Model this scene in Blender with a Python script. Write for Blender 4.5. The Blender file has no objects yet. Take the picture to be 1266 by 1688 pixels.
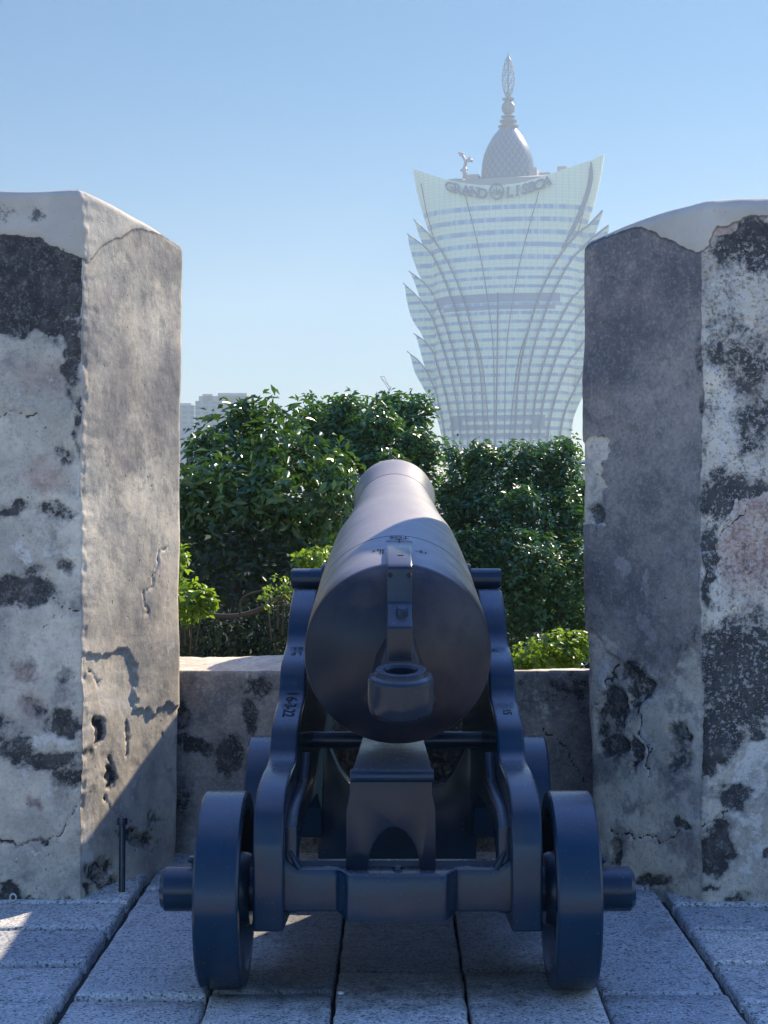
import bpy, bmesh, math, random
import numpy as np
from mathutils import Vector, Matrix, noise
R = math.radians
random.seed(7); rng = np.random.default_rng(7)
sc = bpy.context.scene
C = bpy.context.collection

# ---------------------------------------------------------------- camera
F = 2500.0; W, H = 1266, 1688; VX, VY = 653.0, 847.0; CH = 1.3
cd = bpy.data.cameras.new('camera'); cam = bpy.data.objects.new('camera', cd); C.objects.link(cam)
cd.sensor_width = 36; cd.lens = F / H * 36
cd.shift_x = -(VX - W / 2) / H; cd.shift_y = (VY - H / 2) / H
cd.clip_start = 0.1; cd.clip_end = 20000
cam.location = (0, 0, CH); cam.rotation_euler = (R(90), 0, 0)
sc.camera = cam
# ---------------------------------------------------------------- light
SUN_EL, SUN_AZ = 38.9, 37.8          # azimuth from +Y towards +X
w = bpy.data.worlds.new("World"); sc.world = w; w.use_nodes = True
nt = w.node_tree; bg = nt.nodes['Background']
sky = nt.nodes.new('ShaderNodeTexSky'); sky.sky_type = 'NISHITA'; sky.sun_disc = False
sky.sun_elevation = R(SUN_EL); sky.sun_rotation = R(SUN_AZ)
sky.air_density = 1.0; sky.dust_density = 0.4; sky.ozone_density = 3.0; sky.altitude = 60
# the sky is tinted by direction: milky low down, deep blue overhead, paler on the side away from the sun
def wmix(f, A, B, bt='MIX'):
    m = nt.nodes.new('ShaderNodeMix'); m.data_type = 'RGBA'; m.blend_type = bt; m.clamp_factor = True
    for i, v in ((0, f), (6, A), (7, B)):
        if hasattr(v, 'links'): nt.links.new(v, m.inputs[i])
        else: m.inputs[i].default_value = v if i == 0 else (*v, 1)
    return m.outputs[2]
def wmap(v, a, b):
    m = nt.nodes.new('ShaderNodeMapRange'); m.interpolation_type = 'SMOOTHSTEP'; nt.links.new(v, m.inputs[0])
    m.inputs[1].default_value = a; m.inputs[2].default_value = b; return m.outputs[0]
tc = nt.nodes.new('ShaderNodeTexCoord'); sx = nt.nodes.new('ShaderNodeSeparateXYZ'); nt.links.new(tc.outputs['Generated'], sx.inputs[0])
low = wmix(wmap(sx.outputs[2], -.02, .30), (.54, .475, .43), (.122, .315, .43))
low = wmix(wmap(sx.outputs[1], .45, -.15), low, (.85, 1.0, 1.2))
tint = wmix(wmap(sx.outputs[2], .35, .95), low, (.40, .98, 1.95))
nt.links.new(wmix(1.0, sky.outputs[0], tint, 'MULTIPLY'), bg.inputs[0])
bg.inputs[1].default_value = 0.105
sd = bpy.data.lights.new('sun', 'SUN'); sun = bpy.data.objects.new('sun', sd); C.objects.link(sun)
sd.energy = 5.0; sd.angle = R(0.53); sd.color = (1.0, 0.86, 0.66)
S = Vector((math.sin(R(SUN_AZ)) * math.cos(R(SUN_EL)), math.cos(R(SUN_AZ)) * math.cos(R(SUN_EL)), math.sin(R(SUN_EL))))
sun.rotation_euler = S.to_track_quat('Z', 'Y').to_euler(); sun.location = (4, 5, 8)
sc.view_settings.view_transform = 'Standard'; sc.view_settings.look = 'None'
sc.view_settings.exposure = 1.08; sc.view_settings.gamma = 1.0

# ---------------------------------------------------------------- helpers
def tag(o, label=None, cat=None, group=None, kind=None):
    if label: o['label'] = label
    if cat: o['category'] = cat
    if group: o['group'] = group
    if kind: o['kind'] = kind
    return o
def empty(name, loc=(0, 0, 0), rz=0):
    o = bpy.data.objects.new(name, None); C.objects.link(o); o.location = loc; o.rotation_euler = (0, 0, rz)
    o.empty_display_size = 0.2
    return o
def link(name, me, mat=None, parent=None, smooth=None):
    o = bpy.data.objects.new(name, me); C.objects.link(o)
    if mat is not None:
        me.materials.clear(); me.materials.append(mat)
    if smooth is True: me.shade_smooth()
    elif smooth: me.shade_smooth(); me.set_sharp_from_angle(angle=R(smooth))
    if parent: o.parent = parent
    return o
def np_mesh(name, V, faces_q=None, faces_t=None):
    me = bpy.data.meshes.new(name); V = np.asarray(V, dtype=np.float32)
    idx = []; sizes = []
    if faces_q is not None and len(faces_q):
        q = np.asarray(faces_q, dtype=np.int32); idx.append(q.ravel()); sizes.append(np.full(len(q), 4))
    if faces_t is not None and len(faces_t):
        t = np.asarray(faces_t, dtype=np.int32); idx.append(t.ravel()); sizes.append(np.full(len(t), 3))
    idx = np.concatenate(idx); sizes = np.concatenate(sizes)
    me.vertices.add(len(V)); me.vertices.foreach_set('co', V.ravel())
    me.loops.add(len(idx)); me.loops.foreach_set('vertex_index', idx)
    me.polygons.add(len(sizes))
    st = np.concatenate([[0], np.cumsum(sizes)[:-1]]).astype(np.int32)
    me.polygons.foreach_set('loop_start', st); me.polygons.foreach_set('loop_total', sizes.astype(np.int32))
    me.update(calc_edges=True); me.validate()
    return me
def attr(me, name, vals):
    a = me.attributes.new(name, 'FLOAT', 'POINT'); a.data.foreach_set('value', np.asarray(vals, dtype=np.float32))
def bm_mesh(name, bm, bevel=0, seg=2, ang=30):
    bmesh.ops.recalc_face_normals(bm, faces=bm.faces)
    if bevel:
        es = [e for e in bm.edges if len(e.link_faces) == 2 and e.calc_face_angle(0) > R(ang)]
        bmesh.ops.bevel(bm, geom=es, offset=bevel, segments=seg, affect='EDGES', profile=0.6, clamp_overlap=True)
    me = bpy.data.meshes.new(name); bm.to_mesh(me); bm.free(); return me
def box(bm, x0, x1, y0, y1, z0, z1):
    vs = [bm.verts.new(p) for p in ((x0,y0,z0),(x1,y0,z0),(x1,y1,z0),(x0,y1,z0),(x0,y0,z1),(x1,y0,z1),(x1,y1,z1),(x0,y1,z1))]
    for f in ((0,3,2,1),(4,5,6,7),(0,1,5,4),(1,2,6,5),(2,3,7,6),(3,0,4,7)): bm.faces.new([vs[i] for i in f])
def prism(bm, pts, axis, a, b, fn=None):
    """extrude a closed outline; pts are 2-D; axis 'x' -> (y,z), 'y' -> (x,z), 'z' -> (x,y)"""
    def mk(p, t):
        v = {'x': (t, p[0], p[1]), 'y': (p[0], t, p[1]), 'z': (p[0], p[1], t)}[axis]
        return bm.verts.new(fn(v) if fn else v)
    A = [mk(p, a) for p in pts]; B = [mk(p, b) for p in pts]; n = len(pts)
    bm.faces.new(A); bm.faces.new(B[::-1])
    for i in range(n): bm.faces.new((A[i], B[i], B[(i + 1) % n], A[(i + 1) % n]))
def lathe(bm, prof, M=Matrix(), n=64, close=False):
    """prof: list of (r, t); spun round local Z then moved by M"""
    rings = []
    for r, t in prof:
        if r < 1e-6: rings.append([bm.verts.new(M @ Vector((0, 0, t)))])
        else: rings.append([bm.verts.new(M @ Vector((r * math.cos(2*math.pi*k/n), r * math.sin(2*math.pi*k/n), t))) for k in range(n)])
    pr = list(zip(rings, rings[1:]))
    if close: pr.append((rings[-1], rings[0]))
    for a, b in pr:
        for k in range(n):
            k2 = (k + 1) % n
            if len(a) == 1 and len(b) == 1: continue
            if len(a) == 1: bm.faces.new((a[0], b[k2], b[k]))
            elif len(b) == 1: bm.faces.new((a[k], a[k2], b[0]))
            else: bm.faces.new((a[k], a[k2], b[k2], b[k]))
def tube(bm, pts, r, n=6):
    pts = [Vector(p) for p in pts]; rings = []
    for i, p in enumerate(pts):
        d = (pts[min(i+1, len(pts)-1)] - pts[max(i-1, 0)]).normalized()
        u = d.orthogonal().normalized() if i == 0 else (pu - d * pu.dot(d)).normalized()
        pu = u; v = d.cross(u); rr = r[i] if isinstance(r, (list, tuple)) else r
        rings.append([bm.verts.new(p + (u * math.cos(2*math.pi*k/n) + v * math.sin(2*math.pi*k/n)) * rr) for k in range(n)])
    for a, b in zip(rings, rings[1:]):
        for k in range(n): bm.faces.new((a[k], a[(k+1) % n], b[(k+1) % n], b[k]))
    bm.faces.new(rings[0][::-1]); bm.faces.new(rings[-1])
def catmull(P, per=8):
    P = [np.array(p, float) for p in P]; P = [2*P[0]-P[1]] + P + [2*P[-1]-P[-2]]; out = []
    for i in range(1, len(P) - 2):
        for k in range(per):
            t = k / per; a, b, c, d = P[i-1:i+3]
            out.append(tuple(.5*((2*b)+(-a+c)*t+(2*a-5*b+4*c-d)*t*t+(-a+3*b-3*c+d)*t**3)))
    out.append(tuple(P[-2])); return out
def interp(x, xs, ys): return float(np.interp(x, xs, ys))
def fbm(x, y, z, o=4):
    return noise.fractal(Vector((x, y, z)), 1.0, 2.0, o, noise_basis='PERLIN_ORIGINAL')

# ---- node helpers
class N:
    def __init__(s, name):
        s.m = bpy.data.materials.new(name); s.m.use_nodes = True; s.t = s.m.node_tree
        s.b = s.t.nodes['Principled BSDF']; s.out = s.t.nodes['Material Output']; s._c = None
    def nd(s, typ, **kw):
        n = s.t.nodes.new(typ)
        for k, v in kw.items(): setattr(n, k, v)
        return n
    def L(s, a, b): s.t.links.new(a, b)
    def put(s, sock, v):
        if hasattr(v, 'is_linked') or hasattr(v, 'links'): s.L(v, sock)
        else: sock.default_value = v if not (isinstance(v, tuple) and len(v) == 3 and len(sock.default_value) == 4) else (*v, 1)
    def co(s):
        if not s._c: s._c = s.nd('ShaderNodeTexCoord').outputs['Object']
        return s._c
    def at(s, name): return s.nd('ShaderNodeAttribute', attribute_name=name).outputs['Fac']
    def noise(s, scale, detail=6, rough=.6, vec=None, dist=0, col=False):
        n = s.nd('ShaderNodeTexNoise'); n.inputs['Scale'].default_value = scale; n.inputs['Detail'].default_value = detail
        n.inputs['Roughness'].default_value = rough; n.inputs['Distortion'].default_value = dist
        s.L(vec or s.co(), n.inputs['Vector']); return n.outputs['Color' if col else 'Fac']
    def vor(s, scale, feature='F1', vec=None, out='Distance', rnd=1):
        n = s.nd('ShaderNodeTexVoronoi', feature=feature); n.inputs['Scale'].default_value = scale; n.inputs['Randomness'].default_value = rnd
        s.L(vec or s.co(), n.inputs['Vector']); return n.outputs[out]
    def scl(s, v, vec=None):
        n = s.nd('ShaderNodeVectorMath', operation='MULTIPLY'); s.L(vec or s.co(), n.inputs[0]); n.inputs[1].default_value = v; return n.outputs[0]
    def ma(s, op, a, b=None, c=None, clamp=False):
        n = s.nd('ShaderNodeMath', operation=op, use_clamp=clamp)
        for i, v in enumerate((a, b, c)):
            if v is not None: s.put(n.inputs[i], v)
        return n.outputs[0]
    def step(s, v, lo, hi):
        n = s.nd('ShaderNodeMapRange', interpolation_type='SMOOTHSTEP'); s.put(n.inputs[0], v)
        s.put(n.inputs[1], lo); s.put(n.inputs[2], hi); n.inputs[3].default_value = 0; n.inputs[4].default_value = 1; return n.outputs[0]
    def mr(s, v, a, b, c, d):
        n = s.nd('ShaderNodeMapRange'); s.put(n.inputs[0], v)
        for i, q in enumerate((a, b, c, d)): n.inputs[i+1].default_value = q
        return n.outputs[0]
    def mix(s, f, a, b, bt='MIX'):
        n = s.nd('ShaderNodeMix', data_type='RGBA', blend_type=bt); s.put(n.inputs[0], f); s.put(n.inputs[6], a); s.put(n.inputs[7], b); return n.outputs[2]
    def sep(s, vec=None):
        n = s.nd('ShaderNodeSeparateXYZ'); s.L(vec or s.co(), n.inputs[0]); return n.outputs
    def bump(s, h, strength=.5, dist=.01, prev=None):
        n = s.nd('ShaderNodeBump'); n.inputs['Strength'].default_value = strength; n.inputs['Distance'].default_value = dist
        s.put(n.inputs['Height'], h)
        if prev: s.L(prev, n.inputs['Normal'])
        return n.outputs[0]
    def fin(s, col=None, rough=None, metal=None, normal=None, spec=None):
        if col is not None: s.put(s.b.inputs['Base Color'], col)
        if rough is not None: s.put(s.b.inputs['Roughness'], rough)
        if metal is not None: s.put(s.b.inputs['Metallic'], metal)
        if spec is not None: s.put(s.b.inputs['Specular IOR Level'], spec)
        if normal is not None: s.L(normal, s.b.inputs['Normal'])
        return s.m

# ================================================================ materials
def mat_wall():
    n = N('lime_plaster_masonry')
    dark, cap, pink, light, peel, crack = [n.at(a) for a in ('dark', 'cap', 'pink', 'light', 'peel', 'crack')]
    big = n.noise(2.1, 8, .68); mid = n.noise(6.5, 10, .74, dist=.3); fine = n.noise(34, 8, .75); gr = n.noise(150, 4, .7)
    mot = n.noise(13, 10, .78); streak = n.noise(8, 8, .7, vec=n.scl((1, 1, .22)))
    base = n.mix(n.step(big, .36, .66), (.40, .36, .30), (.76, .67, .52))
    base = n.mix(n.ma('MULTIPLY', n.step(mid, .47, .66), .5), base, (.25, .235, .225))
    base = n.mix(n.ma('MULTIPLY', n.step(mot, .52, .66), .5), base, (.17, .165, .16))
    base = n.mix(n.ma('MULTIPLY', n.step(fine, .55, .75), .3), base, (.66, .62, .55))
    base = n.mix(n.ma('MULTIPLY', pink, n.step(mid, .3, .55)), base, n.mix(n.step(mot, .4, .6), (.46, .30, .235), (.30, .20, .17)))
    # pale exposed mortar
    lf = n.step(n.ma('ADD', light, n.ma('ADD', n.ma('MULTIPLY', n.ma('SUBTRACT', fine, .5), 1.0), n.ma('MULTIPLY', n.ma('SUBTRACT', mot, .5), 1.6))), .44, .64)
    base = n.mix(n.ma('MULTIPLY', lf, .8), base, (.68, .64, .57))
    # grey-brown cement skin on the reveals
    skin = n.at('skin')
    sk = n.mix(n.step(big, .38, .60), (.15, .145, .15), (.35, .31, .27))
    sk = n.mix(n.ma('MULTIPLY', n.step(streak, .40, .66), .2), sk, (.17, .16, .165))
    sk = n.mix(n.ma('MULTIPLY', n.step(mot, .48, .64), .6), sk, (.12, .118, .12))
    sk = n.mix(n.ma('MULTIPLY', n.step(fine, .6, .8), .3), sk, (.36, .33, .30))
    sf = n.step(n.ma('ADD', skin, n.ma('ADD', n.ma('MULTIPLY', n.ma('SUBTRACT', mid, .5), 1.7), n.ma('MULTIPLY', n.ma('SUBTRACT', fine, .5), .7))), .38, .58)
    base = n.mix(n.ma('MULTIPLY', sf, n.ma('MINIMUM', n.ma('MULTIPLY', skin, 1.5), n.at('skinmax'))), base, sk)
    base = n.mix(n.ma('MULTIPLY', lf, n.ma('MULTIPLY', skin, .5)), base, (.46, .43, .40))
    # black mould and the sill's painted shade: a grey fringe, then the dark core
    dn = n.ma('ADD', n.ma('MULTIPLY', n.ma('SUBTRACT', mid, .5), 2.1), n.ma('MULTIPLY', n.ma('SUBTRACT', fine, .5), 1.3))
    dd = n.ma('ADD', dark, dn); fringe = n.step(dd, .02, .50); df = n.step(dd, .40, .62)
    base = n.mix(n.ma('MULTIPLY', fringe, .62), base, (.15, .145, .14))
    blk = n.mix(n.step(mot, .42, .64), (.020, .021, .024), (.085, .082, .078))
    blk = n.mix(n.ma('MULTIPLY', n.step(fine, .58, .78), .6), blk, (.20, .195, .185))
    base = n.mix(n.ma('MULTIPLY', df, .93), base, blk)
    # fine weathered speckle
    sp1 = n.ma('ADD', n.ma('MULTIPLY', n.noise(85, 5, .75), .6), n.ma('MULTIPLY', n.noise(31, 6, .8), .4)); spk2 = n.at('speck')
    base = n.mix(n.ma('MULTIPLY', n.step(sp1, .515, .57), n.ma('MULTIPLY', spk2, .75)), base, (.09, .09, .092))
    base = n.mix(n.ma('MULTIPLY', n.step(sp1, .485, .43), n.ma('MULTIPLY', spk2, .5)), base, (.62, .60, .56))
    # clean cap of newer plaster
    capn = n.mix(n.step(n.noise(4, 6, .6), .35, .7), (.47, .43, .365), (.60, .545, .455))
    capn = n.mix(n.ma('MULTIPLY', n.step(n.ma('ADD', dark, n.ma('MULTIPLY', dn, 1.1)), .5, .8), .8), capn, (.06, .06, .065))
    cf = n.step(n.ma('ADD', cap, n.ma('MULTIPLY', n.ma('SUBTRACT', n.noise(26, 6, .7), .5), .9)), .45, .52)
    ce = n.ma('MULTIPLY', n.step(n.ma('ADD', cap, n.ma('MULTIPLY', n.ma('SUBTRACT', fine, .5), .5)), .04, .34), .6)
    base = n.mix(ce, base, (.07, .068, .07))
    base = n.mix(cf, base, capn)
    base = n.mix(n.ma('MULTIPLY', n.step(n.ma('ADD', crack, n.ma('MULTIPLY', n.ma('SUBTRACT', fine, .5), .9)), .5, .62), .85), base, (.02, .02, .02))
    pits = n.step(n.noise(55, 2, .5), .70, .76)
    base = n.mix(n.ma('MULTIPLY', pits, .6), base, (.05, .05, .05))
    h = n.ma('ADD', n.ma('MULTIPLY', fine, 1.0), n.ma('MULTIPLY', gr, .35))
    h = n.ma('SUBTRACT', h, n.ma('MULTIPLY', df, .25)); h = n.ma('SUBTRACT', h, n.ma('MULTIPLY', pits, .6))
    h = n.ma('ADD', h, n.ma('MULTIPLY', cf, .4)); h = n.ma('SUBTRACT', h, n.ma('MULTIPLY', crack, 1.0))
    return n.fin(base, .93, normal=n.bump(h, .6, .004), spec=.25)
def mat_granite():
    n = N('granite_slab'); g = n.noise(120, 4, .8); v = n.vor(150, out='Color'); big = n.noise(3, 5, .6); m = n.noise(17, 7, .7)
    sp = n.at('tone')
    c = n.mix(n.step(g, .38, .66), (.35, .355, .35), (.80, .79, .74))
    sv = n.nd('ShaderNodeSeparateColor'); n.L(v, sv.inputs[0])
    c = n.mix(n.ma('MULTIPLY', n.step(sv.outputs[0], .82, .9), .75), c, (.05, .05, .055))
    c = n.mix(n.ma('MULTIPLY', n.step(m, .45, .75), .45), c, (.16, .155, .15))
    c = n.mix(1.0, c, n.mix(sp, (.72, .73, .76), (1.22, 1.16, 1.08)), 'MULTIPLY')
    c = n.mix(n.ma('MULTIPLY', n.step(big, .5, .75), .35), c, (.11, .11, .105))
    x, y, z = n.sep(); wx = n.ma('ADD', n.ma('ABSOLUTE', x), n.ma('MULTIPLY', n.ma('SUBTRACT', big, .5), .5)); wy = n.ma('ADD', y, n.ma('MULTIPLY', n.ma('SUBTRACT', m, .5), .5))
    shade_stain = n.ma('MULTIPLY', n.ma('SUBTRACT', 1, n.step(wx, .30, .56)), n.ma('MULTIPLY', n.step(wy, 3.85, 4.2), n.ma('SUBTRACT', 1, n.step(wy, 4.9, 5.2))))  # floor stain plus soft carriage shadow, darkened into the slab colour
    c = n.mix(n.ma('MULTIPLY', shade_stain, .72), c, (.035, .036, .034))
    h = n.ma('ADD', n.ma('MULTIPLY', m, 1.5), n.ma('MULTIPLY', g, .5))
    return n.fin(c, n.mr(m, .3, .7, .6, .85), normal=n.bump(h, .55, .006), spec=.4)
def mat_joint():
    n = N('joint_grit'); f = n.noise(40, 8, .75)
    return n.fin(n.mix(f, (.015, .015, .014), (.075, .068, .055)), .95, normal=n.bump(f, .8, .01))
def mat_iron(name='painted_cast_iron', brown=.35, tint=(.005, .026, .055), dust_sheen=.35, worn=(.034, .025, .024), rg=(.13, .24), coat=.06):
    n = N(name); a = n.noise(3.2, 6, .65); b = n.noise(14, 8, .7); f = n.noise(90, 4, .7); sp = n.noise(220, 2, .6)
    c = n.mix(n.ma('MULTIPLY', n.step(a, .42, .62), brown), tint, worn)
    c = n.mix(n.ma('MULTIPLY', n.step(b, .56, .72), .5), c, (.012, .013, .016))
    c = n.mix(n.ma('MULTIPLY', n.step(f, .60, .76), .4), c, (.075, .06, .052))
    c = n.mix(n.ma('MULTIPLY', n.step(n.noise(38, 6, .8), .66, .72), .7), c, (.085, .05, .035))
    r = n.ma('ADD', n.mr(b, .3, .7, *rg), n.ma('MULTIPLY', n.step(f, .5, .8), .14))
    h = n.ma('ADD', n.ma('MULTIPLY', f, .5), n.ma('MULTIPLY', b, 1.2))
    nb = n.bump(h, .28, .002); nb = n.bump(sp, .25, .0006, nb)
    g = n.nd('ShaderNodeNewGeometry'); gz = n.sep(g.outputs['Normal'])[2]
    du = n.ma('MULTIPLY', n.step(n.ma('ADD', gz, n.ma('MULTIPLY', n.ma('SUBTRACT', a, .5), .3)), .55, 1.0), dust_sheen)  # pale dust tone that also paints sunlit brightness onto upward faces
    c = n.mix(du, c, (.28, .255, .265)); r = n.ma('ADD', r, n.ma('MULTIPLY', du, .12))
    n.b.inputs['Coat Weight'].default_value = coat; n.b.inputs['Coat Roughness'].default_value = .13
    return n.fin(c, r, .0, nb, .32)
def mat_plain(name, col, rough=.6, metal=0, nscale=8, var=.25, spec=.5):
    n = N(name); f = n.noise(nscale, 5, .6)
    d = tuple(x * (1 - var) for x in col); e = tuple(min(1, x * (1 + var)) for x in col)
    return n.fin(n.mix(f, d, e), rough, metal, n.bump(f, .2, .003), spec)
def mat_leaf(name, dark, light, trans, gloss=.35, tw=.35):
    n = N(name); t = n.at('tone')
    c = n.mix(t, dark, light)
    n.fin(c, gloss, spec=.55)
    tr = n.nd('ShaderNodeBsdfTranslucent'); n.put(tr.inputs[0], n.mix(t, tuple(x*.8 for x in trans), trans))
    ms = n.nd('ShaderNodeMixShader'); ms.inputs[0].default_value = tw
    n.L(n.b.outputs[0], ms.inputs[1]); n.L(tr.outputs[0], ms.inputs[2]); n.L(ms.outputs[0], n.out.inputs[0])
    return n.m
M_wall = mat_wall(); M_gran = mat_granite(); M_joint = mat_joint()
M_iron = mat_iron(); M_barrel = mat_iron('gun_barrel_iron', .7, (.008, .012, .022), 1.0, (.060, .044, .038), (.28, .44), .0)
M_brownFe = mat_iron('rust_brown_iron', .3, (.008, .018, .034))
M_mark = mat_plain('stamped_marking', (.008, .009, .012), .8)
M_bark = mat_plain('bark', (.05, .042, .035), .9, 0, 30, .5)
M_earth = mat_plain('hill_earth', (.035, .045, .022), .95, 0, .6, .4)

# ================================================================ setting
bm = bmesh.new()
rings = [(0, -6), (40, -8), (90, -22), (180, -44), (500, -50), (12000, -50)]
rr = []
for r, z in rings:
    if r == 0: rr.append([bm.verts.new((0, 30, z))])
    else: rr.append([bm.verts.new((r*math.cos(2*math.pi*k/64), 30 + r*math.sin(2*math.pi*k/64), z)) for k in range(64)])
for a, b in zip(rr, rr[1:]):
    for k in range(64):
        k2 = (k+1) % 64
        bm.faces.new((a[0], b[k], b[k2]) if len(a) == 1 else (a[k], b[k], b[k2], a[k2]))
tag(link('terrain', bm_mesh('terrain', bm), M_earth, smooth=True), kind='structure')

# terrace of granite slabs
def pavement():
    bm = bmesh.new(); box(bm, -6, 6, -6, 6.15, -6.3, -.036)
    base = bm_mesh('terrace_bed', bm); tag(link('terrace_bed', base, M_joint), kind='structure')
    V = []; Q = []; tone = []
    def slab(x0, x1, y0, y1):
        g = .0035 + random.random() * .002; x0 += g + (.010 if abs(abs(x0)-.9) < .05 else 0); x1 -= g + (.010 if abs(abs(x1)-.9) < .05 else 0); g = .012+random.random()*.009; y0 += g; y1 -= g
        if x1 - x0 < .03 or y1 - y0 < .03: return
        st = .02 if (y0 > 3.4 and abs(x0) < 2) else .08
        nx = max(2, int((x1-x0)/st)); ny = max(2, int((y1-y0)/st)); o = len(V); tn = random.random(); dz = random.uniform(-.003, .003)
        tx, ty = random.uniform(-.006, .006), random.uniform(-.006, .006)
        us = [0, .0, .004/(x1-x0)*1.5] + [i/nx for i in range(1, nx)] + [1-.006/(x1-x0), 1, 1]
        vs = [0, 0, .006/(y1-y0)] + [i/ny for i in range(1, ny)] + [1-.006/(y1-y0), 1, 1]
        for j, v in enumerate(vs):
            for i, u in enumerate(us):
                x = x0 + (x1-x0)*u; y = y0 + (y1-y0)*v
                e = min(i, len(us)-1-i, j, len(vs)-1-j)
                z = {0: -.05, 1: -.009, 2: -.001}.get(e, 0) + dz + tx*(x-x0) + ty*(y-y0)
                if e > 0 and st < .05: z += .0035*fbm(x*4, y*4, 3) + .0012*fbm(x*25, y*25, 1, 2)
                if e <= 1:
                    k = .007*fbm(x*9, y*9, tn*9, 3)
                    if i <= 1: x += k
                    if i >= len(us)-2: x += k
                    if j <= 1: y += k
                    if j >= len(vs)-2: y += k
                V.append((x, y, z)); tone.append(tn)
        m = len(us)
        for j in range(len(vs)-1):
            for i in range(m-1):
                a = o + j*m + i; Q.append((a, a+1, a+m+1, a+m))
    # centre columns run away from the camera
    xs = [-.886, -.507, -.167, .189, .552, .907]
    cuts = [[-6, -2.2, -1.1, .2, 1.3, 2.55, 4.09, 5.26, 6.1], [-6, -1.5, .1, 1.8, 3.1, 4.13, 5.4, 6.1], [-6, -.8, .9, 2.1, 3.45, 4.30, 5.3, 6.1],
            [-6, -1.9, .4, 1.5, 2.9, 4.30, 5.5, 6.1], [-6, -2.3, -.6, 1.1, 2.4, 4.10, 5.25, 6.1]]
    for k in range(5):
        for a, b in zip(cuts[k], cuts[k][1:]): slab(xs[k], xs[k+1], a, b)
    for side, c in ((-1, [-6, -3, -1, .5, 1.6, 2.5, 3.2, 3.68, 4.047, 4.386, 4.74, 5.06, 5.4, 6.1]), (1, [-6, -3, -1, .5, 1.6, 2.5, 3.2, 3.7, 4.04, 4.40, 4.76, 5.04, 5.4, 6.1])):
        for a, b in zip(c, c[1:]):
            x = .907 if side > 0 else .886; j0 = x
            ln = random.uniform(.5, 1.1)
            if side > 0 and a == 3.7: ln = .105+.04
            while j0 < 5.9:
                j1 = min(5.9, j0 + ln); ln = random.uniform(.6, 1.1)
                slab(*((j0, j1) if side > 0 else (-j1, -j0)), a, b); j0 = j1
    me = np_mesh('pavement', V, Q); attr(me, 'tone', tone)
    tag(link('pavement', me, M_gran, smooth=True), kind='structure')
pavement()

# ================================================================ masonry
def blob(px, py, L, soft=.35):
    v = 0.0
    for b in L:
        cx, cy, rx, ry = b[:4]; s = b[4] if len(b) > 4 else 1.0
        d = math.hypot((px-cx)/rx, (py-cy)/ry)
        t = max(0.0, min(1.0, (1 + soft*1.2 - d) / (2*soft))); v = max(v, s * t) if s > 0 else v + s * t
    return v
def pl(px, py, lines, wd):
    best = 1e9
    for ln in lines:
        for (ax, ay), (bx, by) in zip(ln, ln[1:]):
            dx, dy = bx-ax, by-ay; t = max(0, min(1, ((px-ax)*dx+(py-ay)*dy)/(dx*dx+dy*dy+1e-9)))
            best = min(best, math.hypot(px-ax-t*dx, py-ay-t*dy))
    return max(0.0, 1 - best/wd)
def proj(x, y, z): return VX + x/y*F, VY - (z-CH)/y*F

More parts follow.
